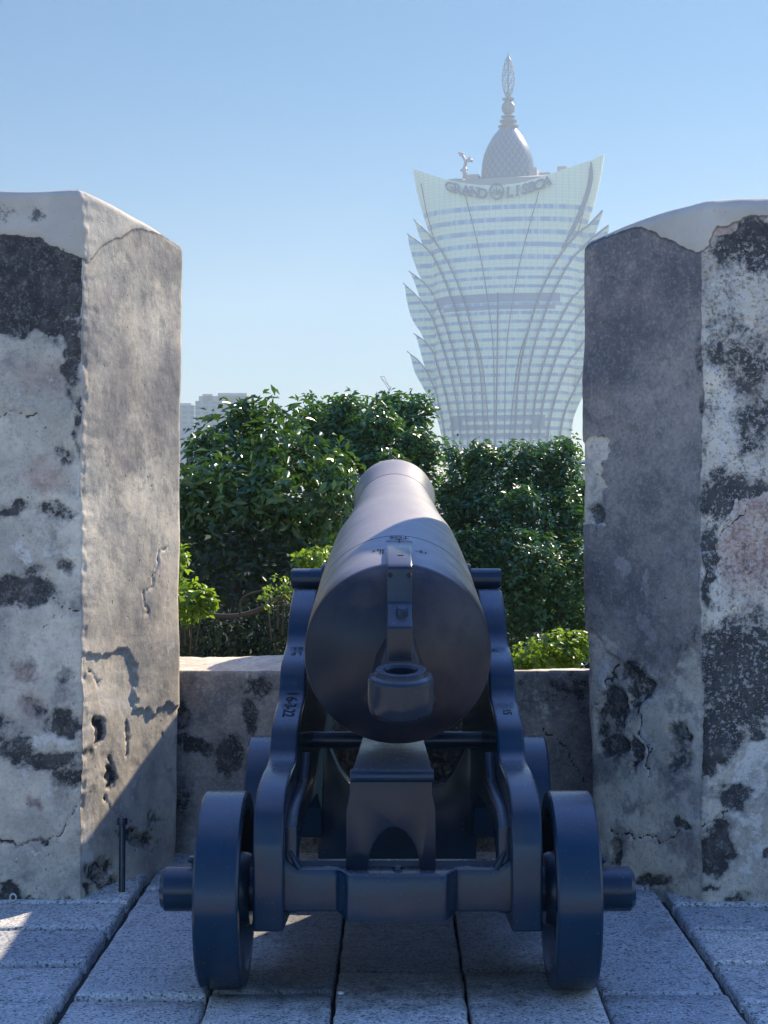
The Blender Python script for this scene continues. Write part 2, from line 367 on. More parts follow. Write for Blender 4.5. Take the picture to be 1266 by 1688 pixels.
def L_masks(px, py, front):
    m = dict(dark=-.25, cap=0, pink=0, light=0, peel=0, crack=0, skin=0, skinmax=.42, speck=.3 if front else .12)
    capl = interp(px, [-60, 0, 60, 135, 150, 165, 185, 230, 260, 285, 302], [380, 385, 393, 424, 422, 405, 392, 376, 384, 398, 408])
    m['cap'] = max(0, min(1, .5 + (capl-py)/14))
    if front:
        d = 0
        bot = interp(px, [-60, 0, 50, 90, 135], [560, 556, 560, 562, 520])
        d = max(0, min(1, (py-capl+10)/16)) * max(0, min(1, (bot-py+6)/22)) * 1.15
        d = max(d, blob(px, py, [(118, 590, 14, 70, .75), (128, 700, 9, 60, .8), (100, 745, 14, 26, .75), (95, 840, 46, 16, .7), (20, 838, 30, 10, .7), (30, 975, 58, 26, .95), (112, 930, 18, 14, .6),
                 (60, 940, 20, 12, .7), (40, 1108, 24, 20, .42), (101, 1112, 15, 16, .4), (62, 1170, 20, 14, .55), (110, 1190, 25, 22, .8), (30, 1235, 42, 22, .85), (85, 1258, 46, 18, .95), (115, 1280, 20, 30, .75),
                 (62, 1318, 15, 15, .42), (12, 1205, 26, 24, .7), (38, 1385, 45, 6, .7), (12, 1478, 30, 16, .9), (80, 1490, 60, 9, .85), (26, 350, 50, 20, .50), (50, 540, 90, 14, .9)]))
        m['dark'] = d - .10 + .12*fbm(px/70, py/70, 2, 3)
        m['pink'] = blob(px, py, [(70, 785, 34, 26, .8), (55, 1165, 22, 16, .7), (62, 1318, 14, 14, .9), (40, 1110, 20, 16, .7), (70, 620, 40, 20, .4), (40, 360, 60, 40, .4)])
        m['light'] = blob(px, py, [(88, 1220, 30, 14, .7), (40, 640, 70, 50, .32), (60, 900, 60, 22, .5), (50, 1030, 60, 40, .35), (60, 1420, 60, 30, .35), (125, 780, 8, 40, .5), (50, 1300, 60, 30, .4), (20, 1110, 30, 60, .3)])
        m['crack'] = pl(px, py, [[(0, 688), (45, 688), (72, 692)], [(85, 988), (112, 1000), (134, 1014)], [(0, 1382), (50, 1390), (95, 1380), (108, 1350), (132, 1320)]], 3.5)
        m['light'] = max(m['light'], pl(px, py, [[(0, 1418), (60, 1412), (130, 1420)]], 4) * .6)
    else:
        low = py > interp(px, [135, 225, 232, 235, 300], [1074, 1080, 1085, 1166, 1170])
        m['peel'] = 1.0 if low else 0
        m['dark'] = blob(px, py, [(164, 1204, 11, 26, .95), (186, 1275, 12, 26, .75), (155, 1240, 12, 18, .6), (150, 1300, 10, 14, .5), (232, 1380, 34, 16, .9), (170, 1432, 22, 26, .85), (150, 1470, 14, 16, .8), (205, 1462, 40, 12, .8), (265, 1350, 12, 16, .7),
                 (218, 1210, 4, 18, .7), (230, 1255, 7, 14, .5), (205, 1110, 7, 10, .5), (278, 1215, 5, 12, .6), (140, 610, 4, 26, .55), (140, 690, 4, 20, .5), (300, 430, 4, 30, .5)]) - .26
        m['dark'] += -.1 if not low else 0
        m['light'] = blob(px, py, [(145, 1180, 10, 60, .6), (200, 1150, 40, 60, .55), (150, 1370, 14, 60, .6), (215, 1310, 30, 40, .4), (180, 1000, 60, 90, .25), (285, 1000, 6, 200, .4)])
        m['skin'] = max(0, min(.62, (960-py)/400)) if not low else 0
        m['crack'] = pl(px, py, [[(283, 893), (262, 930), (244, 968), (238, 990), (246, 1020)], [(214, 1195), (216, 1240)], [(150, 1100), (170, 1130)], [(235, 1400), (262, 1368), (283, 1352)], [(180, 1320), (210, 1350), (240, 1372)]], 2.6) * (.75 if py < 1060 else .85)
    return m
def R_masks(px, py, front):
    m = dict(dark=-.25, cap=0, pink=0, light=0, peel=0, crack=0, skin=0, skinmax=1, speck=.95 if front and 400 < py < 1220 else .38)
    capl = interp(px, [940, 962, 985, 1000, 1040, 1062, 1080, 1120, 1150, 1165, 1180, 1266, 1330], [412, 410, 393, 386, 375, 371, 384, 402, 414, 405, 372, 352, 350])
    m['cap'] = max(0, min(1, .5 + (capl-py)/14))
    if front:
        m['dark'] = blob(px, py, [(1205, 380, 26, 14, .95), (1250, 405, 42, 38, 1.0), (1195, 420, 20, 20, .6), (1225, 590, 50, 60, .52), (1245, 700, 30, 60, .42), (1185, 840, 26, 26, .8), (1170, 930, 10, 60, .85), (1215, 810, 60, 20, .7), (1172, 790, 12, 16, .6),
                 (1225, 1110, 62, 84, .92), (1190, 1210, 34, 40, .95), (1160, 1260, 20, 20, .9), (1178, 1400, 22, 42, 1.1), (1205, 1310, 24, 22, .9), (1250, 1215, 20, 16, .8), (1160, 1462, 30, 7, .8), (1215, 1478, 20, 9, .8), (1260, 1410, 7, 12, .6), (1192, 530, 26, 14, .4)]) + .05 + .16*fbm(px/60, py/60, 5, 3)
        m['pink'] = blob(px, py, [(1235, 900, 48, 66, 1.0), (1250, 850, 40, 30, .9), (1190, 370, 26, 18, .8)])
        if m['pink'] > .4: m['dark'] = min(m['dark'], -.25 + .9*blob(px, py, [(1203, 955, 16, 18, .8), (1232, 925, 10, 9, .7), (1235, 990, 9, 8, .6), (1200, 935, 14, 7, .7)]))
        m['light'] = blob(px, py, [(1188, 620, 20, 190, .58), (1210, 700, 34, 60, .6), (1200, 480, 40, 60, .5), (1250, 500, 40, 50, .42), (1178, 1150, 9, 60, .65), (1182, 990, 9, 70, .6), (1245, 1270, 22, 48, 1.0), (1222, 1292, 20, 20, .9), (1240, 1400, 40, 60, .5), (1230, 1345, 40, 12, .6), (1230, 1450, 40, 25, .4), (1240, 770, 40, 30, .5)])
        m['crack'] = pl(px, py, [[(1180, 890), (1200, 862), (1240, 835)], [(1135, 1365), (1180, 1352), (1200, 1330)]], 3)
    else:
        low = py > interp(px, [960, 1010, 1050, 1100, 1150], [1035, 1080, 1110, 1130, 1060])
        m['peel'] = 1.0 if low else 0
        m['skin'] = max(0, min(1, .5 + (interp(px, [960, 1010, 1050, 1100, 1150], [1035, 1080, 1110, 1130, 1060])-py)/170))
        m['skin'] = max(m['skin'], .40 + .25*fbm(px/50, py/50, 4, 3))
        strip = px < 1000 and 722 < py < 865
        if strip: m['skin'] = 0; m['peel'] = 1
        m['dark'] = blob(px, py, [(1002, 1175, 26, 50, .95), (1050, 1130, 26, 44, .8), (1005, 1235, 24, 26, 1.0), (1040, 1235, 10, 34, .85), (1120, 1360, 18, 12, .8), (1110, 1250, 20, 26, .7), (1045, 1300, 10, 12, .5), (1070, 1450, 36, 8, .9), (1000, 1405, 12, 40, .7), (1120, 1210, 20, 20, .8),
                  (1160, 700, 12, 200, .62), (1130, 1040, 30, 40, .5), (1010, 440, 40, 20, .3), (1120, 480, 14, 90, .35), (1020, 600, 10, 120, .25), (1080, 1080, 40, 60, .35), (985, 850, 14, 14, .5), (1158, 640, 10, 30, .5), (1110, 410, 30, 14, .4)]) - .22
        if strip: m['dark'] += .25; m['light'] = .4
        m['light'] = max(m['light'], blob(px, py, [(1022, 940, 9, 18, .72), (1066, 965, 7, 32, .6), (1062, 1035, 16, 26, .75), (1035, 1010, 6, 18, .5), (1098, 1000, 12, 20, .35), (1090, 1075, 10, 16, .6), (1130, 1085, 10, 20, .55), (982, 1060, 14, 26, .6), (995, 1120, 14, 34, .75), (1065, 1150, 30, 12, .75), (1060, 1215, 7, 60, .7),
                  (1090, 1210, 26, 44, .35), (1055, 1330, 66, 45, .32), (1145, 1325, 24, 34, .55), (1000, 1275, 24, 10, .6), (1150, 1170, 12, 40, .5), (1100, 1410, 70, 24, .25), (985, 560, 2, 2, 0), (1120, 1130, 30, 14, .5)]))
        m['light'] = max(m['light'], blob(px, py, [(1060, 1000, 60, 60, .25)]))
        m['crack'] = pl(px, py, [[(990, 1362), (1040, 1378), (1090, 1385), (1130, 1370)], [(968, 1160), (990, 1130), (1020, 1098)], [(1055, 1170), (1058, 1250), (1070, 1280)]], 3.2)
        if py < 1000: m['light'] = max(m['light'], blob(px, py, [(1041, 417, 3, 3, 1), (1123, 596, 3, 3, .9), (1130, 497, 2, 3, .9), (1022, 487, 4, 4, .7), (984, 496, 3, 3, .7), (1044, 694, 2, 3, .9), (968, 470, 4, 6, .6)], .6))
    return m

def merlon(name, sgn, label):
    if sgn < 0:
        near = (-1.057, 5.10); thr = (-.795, 5.66); back = (-.95, 6.22); masks = L_masks; ztop = 2.395; zt = 2.305
    else:
        near = (1.036, 5.08); thr = (.668, 5.46); back = (.90, 6.22); masks = R_masks; ztop = 2.362; zt = 2.30
    far = (3.4 * sgn, near[1]); farb = (3.4 * sgn, 6.25)
    # plan path, densely sampled where it is seen
    path = []
    def seg(a, b, st):
        n = max(1, int(math.dist(a, b)/st))
        for i in range(n): path.append((a[0]+(b[0]-a[0])*i/n, a[1]+(b[1]-a[1])*i/n))
    mid = (1.42*sgn, near[1])
    seg(far, mid, .12); seg(mid, near, .006); seg(near, thr, .006); seg(thr, back, .02); seg(back, farb, .3); path.append(farb)
    P = np.array(path); n = len(P)
    # round the corners of the path (smoothing in place)
    dense = np.arange(n)
    for _ in range(3 if sgn < 0 else 14):
        Q = P.copy(); Q[1:-1] = .25*P[:-2] + .5*P[1:-1] + .25*P[2:]
        i0 = next(i for i in range(n) if abs(P[i][0]) < 1.40); keep = (dense < i0) | (dense > n-14)
        Q[keep] = P[keep]; P = Q
    T = np.gradient(P, axis=0); T /= np.linalg.norm(T, axis=1)[:, None] + 1e-9
    Nn = np.stack([T[:, 1], -T[:, 0]], 1) * (1 if sgn < 0 else -1)
    NZ = 330; zs = [-.06 + i/NZ for i in range(0)]
    V = []; A = {k: [] for k in ('dark', 'cap', 'pink', 'light', 'peel', 'crack', 'skin', 'skinmax', 'speck')}
    rows = 340
    def topz(x, y):
        t = (y - 5.10)/.56
        z = ztop + (zt-ztop) * max(0, t)**1.25
        if sgn < 0: z -= .0 
        else:
            z -= .035*max(0, min(1, (1.15-abs(x))/.45))**2
            z += .02*fbm(x*1.5, y, 4, 2)
        return z + .008*fbm(x*3, y*3, 9, 2)
    for j in range(rows+1):
        for i in range(n):
            x0, y0 = P[i]; zt_ = topz(x0, y0); v = j/rows
            zlow = -.06
            ro = .028 if sgn < 0 else .045
            if v < .96: z = zlow + (zt_-ro-zlow)*(v/.96); off = 0
            else:
                a = (v-.96)/.04*math.pi/2; z = zt_-ro+ro*math.sin(a); off = ro*(1-math.cos(a))
            nx, ny = Nn[i]
            # batter
            bt = .0
            if sgn < 0: bt = -.020*max(0, min(1, (y0-5.1)/.56)) * (1-z/2.3)   # foot of the throat steps back
            else: bt = -.05*max(0, min(1, (y0-5.1)/.56)) * max(0, 1-z/1.0) - .02*(z < 1e9)*0
            x = x0 + (0 if sgn < 0 else 0); y = y0
            px, py = proj(x0, max(y0, .1), z)
            front = abs(nx) < .6 if y0 < 5.3 else False
            wa = 16*fbm(px/45, py/45, 3.3, 3); wb = 16*fbm(px/45, py/45, 8.1, 3); wa += 5*fbm(px/11, py/11, 1.3, 2); wb += 5*fbm(px/11, py/11, 6.1, 2)
            wk = .35 if py < 430 else 1
            m = masks(px+wa*wk, py+wb*wk, front)
            x += (bt if sgn < 0 else -bt)*1.0
            d = .010*fbm(x0*1.7, y0*1.7, z*1.7, 3) + (.004 if front or sgn > 0 else .0018)*fbm(x0*7, y0*7, z*7, 3) + (.0011 if front or sgn > 0 else .0005)*fbm(x0*30, y0*30, z*30, 2)
            if sgn < 0 and not front and y0 < 5.6: d += .0004*fbm(x0*14+5, y0*14, z*14, 4) + .0004*fbm(x0*60, y0*60, z*60, 2)
            d -= .007*m['peel'] + .006*max(0, m['crack']) + .009*(max(0, m['dark']) > .45) * (m['peel'] > .5) - .005*m['cap']
            if m['dark'] > .3: d -= .003 + .003*fbm(x0*40, y0*40, z*40, 2)
            # the arris wanders
            fw = max(0, 1 - math.dist((x0, y0), near)/.14)
            x += fw*fw*(3-2*fw)*(.010*fbm(3, 9, z*2.6, 2) + .0025*fbm(7, 1, z*11, 3) + .002*fbm(7, 5, z*40, 2))*(1 if sgn < 0 else 1.4)
            # worn arris
            if abs(math.dist((x0, y0), near)) < .03: d += .006*fbm(1, 3, z*14, 3) - .004*max(0, fbm(4, 4, z*30, 2))
            x += nx*(d-off); y += ny*(d-off)
            V.append((x, y, z))
            for k in A: A[k].append(m[k])
    Q = []
    for j in range(rows):
        o = j*n
        for i in range(n-1):
            q = (o+i, o+i+1, o+n+i+1, o+n+i); Q.append(q if sgn < 0 else q[::-1])
    # roof: strip triangulated to an inner line
    o = rows*n; top = len(V); Tt = []
    ci = []
    for i in range(n):
        x, y, z = V[o+i]; cx = 3.2*sgn if abs(x) > 3.2 else x + sgn*min(.25, 3.3-abs(x)); cy = 5.65; k = len(V)
        V.append((cx, cy, topz(cx, cy)-.0)); ci.append(k)
        for q in A: A[q].append(1.0 if q == 'cap' else 0)
    for i in range(n-1):
        q = (o+i, o+i+1, ci[i+1], ci[i]); Q.append(q if sgn < 0 else q[::-1])
    Q.append((ci[0], ci[n-1], o+n-1, o)); Q.append((0, o, o+n-1, n-1))
    me = np_mesh(name, V, Q)
    for k in A: attr(me, k, A[k])
    ob = link(name, me, M_wall, smooth=True)
    return tag(ob, label, 'wall', 'merlons of the fort')
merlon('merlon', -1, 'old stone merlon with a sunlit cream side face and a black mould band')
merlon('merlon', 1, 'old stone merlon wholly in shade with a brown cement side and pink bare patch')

# sill wall of the embrasure
def sill():
    V = []; A = {k: [] for k in ('dark', 'cap', 'pink', 'light', 'peel', 'crack', 'skin', 'skinmax', 'speck')}; Q = []
    nx = 230; prof = [(5.80, z) for z in np.linspace(-.05, .685, 90)] + [(5.803, .692), (5.808, .697), (5.815, .70)] + [(y, .70) for y in np.linspace(5.83, 6.19, 26)] + [(6.2, .68)] + [(6.2, z) for z in np.linspace(.6, -6, 12)]
    for j, (y0, z0) in enumerate(prof):
        for i in range(nx+1):
            x = -1.05 + 2.05*i/nx; y = y0; z = z0; px, py = proj(x, y, z)
            d = .012*fbm(x*2, z0*2+y0*2, 5, 3) + .004*fbm(x*11, y0*11, z0*11, 3) + .002*fbm(x*35, y0*35, z0*35, 2)
            if j < 93: y += -d
            elif z0 > .65:
                t = (y0-5.8)/.4; z += d + (.018*t if x < -.25 else -.028*t - .008*max(0, min(1, (x+.2)/.6)))
            px += 14*fbm(x*6, z*6, 2, 3) + 5*fbm(x*22, z*22, 2, 2); py += 14*fbm(x*6, z*6, 7, 3) + 5*fbm(x*22, z*22, 7, 2)
            dk = blob(px, py, [(375, 1245, 20, 32, .9), (320, 1225, 30, 14, .9), (415, 1175, 12, 40, .8), (300, 1180, 14, 30, .7), (420, 1130, 34, 14, .7), (330, 1115, 60, 8, .45), (900, 1150, 50, 30, .6), (300, 1300, 20, 60, .5), (960, 1130, 24, 50, .55), (870, 1120, 20, 14, .6), (660, 1300, 170, 190, .85)]) - .12  # the broad central patch paints the deep shade behind the carriage
            lt = blob(px, py, [(340, 1290, 50, 50, .4), (430, 1230, 30, 80, .5), (330, 1200, 34, 10, .4)])
            cr = pl(px, py, [[(905, 1200), (935, 1235), (960, 1285)]], 4)
            V.append((x, y, z))
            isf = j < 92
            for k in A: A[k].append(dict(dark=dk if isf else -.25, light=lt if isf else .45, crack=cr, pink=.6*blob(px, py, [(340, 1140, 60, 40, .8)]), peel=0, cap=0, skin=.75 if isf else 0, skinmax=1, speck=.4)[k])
    m = nx+1
    for j in range(len(prof)-1):
        for i in range(nx): a = j*m+i; Q.append((a, a+1, a+m+1, a+m))
    me = np_mesh('sill_wall', V, Q)
    for k in A: attr(me, k, A[k])
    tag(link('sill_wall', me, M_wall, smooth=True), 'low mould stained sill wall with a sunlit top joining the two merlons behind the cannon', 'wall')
sill()
# outer rampart face below the parapet
bm = bmesh.new(); prism(bm, [(6.17, -.1), (6.26, -.1), (6.9, -6.4), (6.17, -6.4)], 'x', -6, 6)
tag(link('rampart_wall', bm_mesh('rampart_wall', bm), mat_plain('rampart_stone', (.2, .18, .15), .95, 0, 4, .4)), 'outer rampart face under the sill wall', 'wall')

# small iron things on the merlon
bm = bmesh.new(); tube(bm, [(-.945, 5.235, .235), (-.942, 5.215, .10), (-.940, 5.20, -.02)], .011, 12)
pipe = empty('drain_pipe', (0, 0, 0)); tag(pipe, 'thin dark iron pipe up the foot of the sunlit merlon', 'pipe')
link('pipe_shaft', bm_mesh('pipe_shaft', bm), M_iron, pipe, 40)
bm = bmesh.new(); lathe(bm, [(.0, .012), (.016, .012), (.018, .004), (.018, -.012), (0, -.012)], Matrix.Translation((-.945, 5.235, .24)), 16); link('pipe_cap', bm_mesh('pipe_cap', bm), M_iron, pipe, 40)
bm = bmesh.new()
cx, cz = (23-VX)/F*5.09, CH-(1478-VY)/F*5.09
tube(bm, [(cx+.010*math.cos(a*math.pi/9), 5.078, cz+.012*math.sin(a*math.pi/9)) for a in range(18)] + [(cx+.010, 5.078, cz)], .0030, 8)
tag(link('ring', bm_mesh('ring', bm), mat_plain('white_ring', (.6, .6, .58), .5)), 'small white ring fixed low on the front of the sunlit merlon', 'ring')

# crumbs of mortar lying on the slabs
for lab, px_, py_, r_ in (('white crumb of mortar on the joint just behind the carriage', 562, 1640, .010), ('tiny pale pebble on the dark slab beside the right rear wheel', 853, 1617, .006), ('smallest pale pebble, nearest the bottom edge under the carriage', 878, 1660, .004)):
    d_ = CH*F/(py_-VY); bm = bmesh.new(); bmesh.ops.create_icosphere(bm, subdivisions=2, radius=r_)
    for v in bm.verts: v.co *= 1 + .35*noise.noise(v.co*90); v.co.z *= .6
    o_ = link('pebble', bm_mesh('pebble', bm), mat_plain('pebble_stone', (.6, .6, .58), .8), None, 40); o_.location = ((px_-VX)/F*d_, d_, r_*.4)
    tag(o_, lab, 'pebble')
# ================================================================ cannon
GX = .004
D0, Z0 = 4.25, .938; GA = math.atan2(.170, .985)
ca, sa = math.cos(GA), math.sin(GA)
def G(x, s, n): return Vector((GX + x - .0049*s, D0 + s*ca - n*sa, Z0 + s*sa + n*ca))
GM = Matrix.Translation((GX, D0, Z0)) @ Matrix(((1, 0, -.0049, 0), (0, -sa, ca, 0), (0, ca, sa, 0), (0, 0, 0, 1)))  # local z = along the bore
cannon = empty('cannon', (0, 4.9, 0)); tag(cannon, 'old dark iron cannon on a stepped iron truck carriage pointing out through the embrasure', 'cannon')
def cpart(name, me, mat, parent=None, smooth=35):
    me.transform(Matrix.Translation((0, -4.9, 0))); return link(name, me, mat, parent or cannon, smooth)
GR = [(-.262, 0), (-.258, .05), (-.244, .10), (-.220, .148), (-.190, .190), (-.160, .222), (-.140, .2395), (-.128, .2485), (-.1235, .2525), (-.118, .2545), (.0, .2555), (.26, .2515),
      (.287, .2512), (.2885, .2455), (.297, .2455), (.2985, .2505), (.5, .2475), (.664, .243), (.85, .2375), (1.05, .230), (1.15, .2255), (1.20, .221), (1.26, .2145), (1.45, .201), (1.7, .1865), (1.93, .1745), (2.10, .1655),
      (2.16, .1635), (2.162, .160), (2.170, .160), (2.172, .1635), (2.25, .166), (2.33, .1715), (2.41, .1785), (2.46, .181), (2.495, .1795), (2.51, .173), (2.513, .165), (2.513, .085), (2.35, .082), (2.35, 0)]
def Rg(s): return interp(s, [g[0] for g in GR[:36]], [g[1] for g in GR[:36]])
bm = bmesh.new(); lathe(bm, [(r, s) for s, r in GR], GM, 128)
barrel = cpart('barrel', bm_mesh('barrel', bm), M_barrel, None, 28)
# breech block and sight bar (profile in bore co-ordinates)
bm = bmesh.new()
prof = [(.05, .262), (.045, .270), (-.205, .271), (-.222, .262), (-.245, .172), (-.325, .136), (-.338, .128), (-.345, .03), (-.16, .0), (-.10, .20), (0, .235), (.05, .245)]
prism(bm, prof, 'x', -.034, .034, lambda v: G(v[0]+.004, v[1], v[2]))
cpart('sight_block', bm_mesh('sight_block', bm, .006, 3, 40), M_brownFe, barrel)
for bx in (-.021, .029):
    bm = bmesh.new(); q = G(bx, -.226, .243); lathe(bm, [(0, .002), (.006, .002), (.007, -.004), (0, -.004)], Matrix.Translation(q - Vector((0, .003, 0))) @ Matrix.Rotation(R(90), 4, 'X'), 16)
    cpart('screw_hole', bm_mesh('screw_hole', bm), M_mark, barrel)
bm = bmesh.new(); lathe(bm, [(0, .016), (.012, .015), (.016, .010), (.016, -.01), (0, -.01)], Matrix.Translation(G(.010, -.292, .158)) @ Matrix.Rotation(GA+R(10), 4, 'X'), 20)
cpart('bolt', bm_mesh('bolt', bm), M_iron, barrel)
bm = bmesh.new(); lathe(bm, [(0, .0015), (.008, .0015), (.008, -.004), (0, -.004)], Matrix.Translation(G(.008, -.10, .2712)) @ Matrix.Rotation(GA, 4, 'X'), 20)
cpart('screw_hole', bm_mesh('screw_hole', bm), M_mark, barrel)
# breeching loop with its vertical hole
bm = bmesh.new()
MX = Matrix(((1, 0, 0, 0), (0, ca, -sa, 0), (0, sa, ca, 0), (0, 0, 0, 1)))
LM = Matrix.Translation(G(.006, -.425, -.014)) @ MX
lathe(bm, [(.040, -.062), (.062, -.065), (.076, -.058), (.083, -.045), (.085, -.02), (.085, .028), (.083, .036), (.079, .040), (.069, .044), (.067, .052), (.064, .056), (.045, .056), (.039, .05), (.038, .0)], LM, 64, close=True)
cpart('breeching_loop', bm_mesh('breeching_loop', bm), M_brownFe, barrel, 40)
bm = bmesh.new()
pr = [(-.35, .036), (-.35, -.075), (-.22, -.105), (-.2, .0), (-.2, .09), (-.31, .085)]
V0 = []
for (s, nn) in pr:
    wd = .055 if s < -.3 else .10
    if nn > .05: wd = .032
    V0.append((s, nn, wd))
A_ = [bm.verts.new(G(.005-wd, s, nn)) for s, nn, wd in V0]; B_ = [bm.verts.new(G(.005+wd, s, nn)) for s, nn, wd in V0]
bm.faces.new(A_); bm.faces.new(B_[::-1])
for i in range(len(V0)): bm.faces.new((A_[i], B_[i], B_[(i+1) % len(V0)], A_[(i+1) % len(V0)]))
cpart('cascable_neck', bm_mesh('cascable_neck', bm, .012, 3, 25), M_barrel, barrel)
# trunnions: a shoulder and a long pin each side
for sg in (-1, 1):
    bm = bmesh.new(); tm = Matrix.Translation(G(0, .862, -.003)) @ Matrix.Rotation(R(90)*sg, 4, 'Y')
    lathe(bm, [(0, .20), (.052, .20), (.052, .245), (.048, .25), (.0345, .251), (.0345, .347), (.030, .352), (0, .352)], tm, 40)
    cpart('trunnion', bm_mesh('trunnion', bm), M_iron, barrel, 35)

def text_mesh(txt, size, ext=0.0, bold=0.0, res=3):
    c = bpy.data.curves.new('t', 'FONT'); c.body = txt; c.size = size; c.extrude = ext; c.offset = bold; c.resolution_u = res
    c.align_x = 'CENTER'; c.align_y = 'CENTER'
    o = bpy.data.objects.new('t', c); C.objects.link(o); bpy.context.view_layer.update()
    me = bpy.data.meshes.new_from_object(o.evaluated_get(bpy.context.evaluated_depsgraph_get()))
    bpy.data.objects.remove(o); bpy.data.curves.remove(c); return me
def on_barrel(me, s0, x0, rot, name, stretch=1.0):
    bm = bmesh.new(); bm.from_mesh(me); bpy.data.meshes.remove(me)
    bmesh.ops.triangulate(bm, faces=bm.faces)
    for v in bm.verts:
        a, b = v.co.x, v.co.y*stretch
        c_, s_ = math.cos(rot), math.sin(rot); a, b = a*c_-b*s_, a*s_+b*c_
        s = s0+b; r = Rg(s)+.0012; th = (x0+a)/r
        v.co = G(r*math.sin(th), s, r*math.cos(th))
    me2 = bpy.data.meshes.new(name); bm.to_mesh(me2); bm.free()
    return cpart(name, me2, M_mark, barrel)
on_barrel(text_mesh('TOS', .030, 0, .0004), .262, .006, math.pi, 'marking', 1.6)
on_barrel(text_mesh('12', .026, 0, .0004), .08, .075, math.pi, 'marking', 1.6)
on_barrel(text_mesh('21', .026, 0, .0004), .08, -.062, 0, 'marking', 1.6)
def line_mark(segs, wd, s0, x0):
    bm = bmesh.new()
    for (ax, ay), (bx, by) in segs:
        d = Vector((bx-ax, by-ay)); L_ = d.length; d.normalize(); p = Vector((-d.y, d.x))*wd/2; k = max(1, int(L_/.01))
        for i in range(k):
            a = Vector((ax, ay))+d*L_*i/k; b = Vector((ax, ay))+d*L_*(i+1)/k
            bm.faces.new([bm.verts.new((*q, 0)) for q in (a-p, b-p, b+p, a+p)])
    me = bpy.data.meshes.new('m'); bm.to_mesh(me); bm.free(); on_barrel(me, s0, x0, 0, 'marking')
oval = [(.037*math.cos(a*math.pi/12), .020*math.sin(a*math.pi/12)) for a in range(25)]
line_mark(list(zip(oval, oval[1:])) + [((-.014, .0), (.014, .0)), ((0, -.035), (0, .03)), ((-.012, .018), (.012, .034)), ((.012, .018), (-.012, .034)), ((-.03, 0), (0, -.016)), ((.03, 0), (0, -.016))], .0032, .20, .006)
line_mark([((-.045, .05), (-.045, -.02)), ((-.058, .05), (-.038, .05)), ((-.052, -.02), (-.052, .05))], .004, .03, .004)
line_mark([((.045, .035), (.07, .03))], .004, .03, .004)

# ---- carriage cheeks
CP = [(4.005, .195), (4.0, .42), (4.03, .50), (4.10, .553), (4.20, .578), (4.31, .588), (4.365, .605), (4.395, .640), (4.43, .682), (4.50, .712), (4.575, .735), (4.615, .765), (4.635, .805), (4.675, .842), (4.74, .866), (4.80, .883), (4.84, .91), (4.87, .95), (4.91, .990), (4.97, 1.025), (5.02, 1.048)]
prof = catmull(CP[1:], 5)
outline = [(4.005, .195)] + prof + [(5.055, 1.050), (5.063, 1.030), (5.10, 1.012), (5.135, 1.03), (5.15, 1.052), (5.25, 1.05)] + [(5.48, 1.03), (5.54, .95), (5.57, .80), (5.60, .65), (5.62, .5), (5.62, .30), (5.60, .19), (5.20, .19), (5.15, .30), (5.0, .375), (4.75, .39), (4.5, .36), (4.38, .28), (4.33, .195)]
def cheek(sg):
    bm = bmesh.new()
    def fn(v):
        y = v[1]; xo = .384 - .038*(y-4.0)
        return (GX + sg*(xo - (0 if v[0] == 0 else .082)), y, v[2])
    prism(bm, outline, 'x', 0, 1, fn)
    ob = cpart('cheek', bm_mesh('cheek', bm, .009, 3, 35), M_iron, None, 40)
    # inner stiffening rib, following the outline a little inside it
    bm = bmesh.new()
    def fr(v):
        y = v[1]; xi = .384-.038*(y-4.0)-.0815; return (GX + sg*(xi - v[0]), y, v[2])
    prism(bm, [(4.06, .23), (4.06, .46), (4.13, .50), (4.40, .53), (4.47, .60), (4.47, .50), (4.20, .44), (4.14, .42), (4.14, .23)], 'x', 0, .03, fr)
    cpart('rib', bm_mesh('rib', bm, .006, 2, 35), M_iron, ob)
    return ob
ckl = cheek(-1); ckr = cheek(1)
# numbers stamped on the cheeks: laid on the tread surface by walking its profile
prof_a = np.array(prof); cum = np.concatenate([[0], np.cumsum(np.hypot(*np.diff(prof_a, axis=0).T))])
def on_cheek(me, sg, yc, rot, parent, xo=0.0):
    u0 = float(np.interp(yc, prof_a[:, 0], cum)); bm = bmesh.new(); bm.from_mesh(me); bpy.data.meshes.remove(me)
    bmesh.ops.triangulate(bm, faces=bm.faces)
    for v in bm.verts:
        a, b = v.co.x, v.co.y; c_, s_ = math.cos(rot), math.sin(rot); a, b = a*c_-b*s_, a*s_+b*c_
        u = u0 + b; y = float(np.interp(u, cum, prof_a[:, 0])); z = float(np.interp(u, cum, prof_a[:, 1]))
        du = .004; t = Vector((0, float(np.interp(u+du, cum, prof_a[:, 0]))-y, float(np.interp(u+du, cum, prof_a[:, 1]))-z)).normalized()
        xm = .384-.038*(y-4.0)-.041
        v.co = Vector((GX + sg*xm + a + xo, y, z)) + Vector((0, -t.z, t.y))*.0015
    me2 = bpy.data.meshes.new('marking'); bm.to_mesh(me2); bm.free(); cpart('marking', me2, M_mark, parent)
on_cheek(text_mesh('16-3-22', .050, 0, .0004), -1, 4.545, -math.pi/2, ckl)
for (t_, sg, yc, r_, p_, xo) in (('LF', -1, 4.735, math.pi, ckl, 0), ('51', -1, 4.775, math.pi, ckl, .0), ('V', 1, 4.76, math.pi, ckr, -.01), ('15', 1, 4.50, -math.pi/2, ckr, 0)):
    on_cheek(text_mesh(t_, .036, 0, .0003), sg, yc, r_, p_, xo)
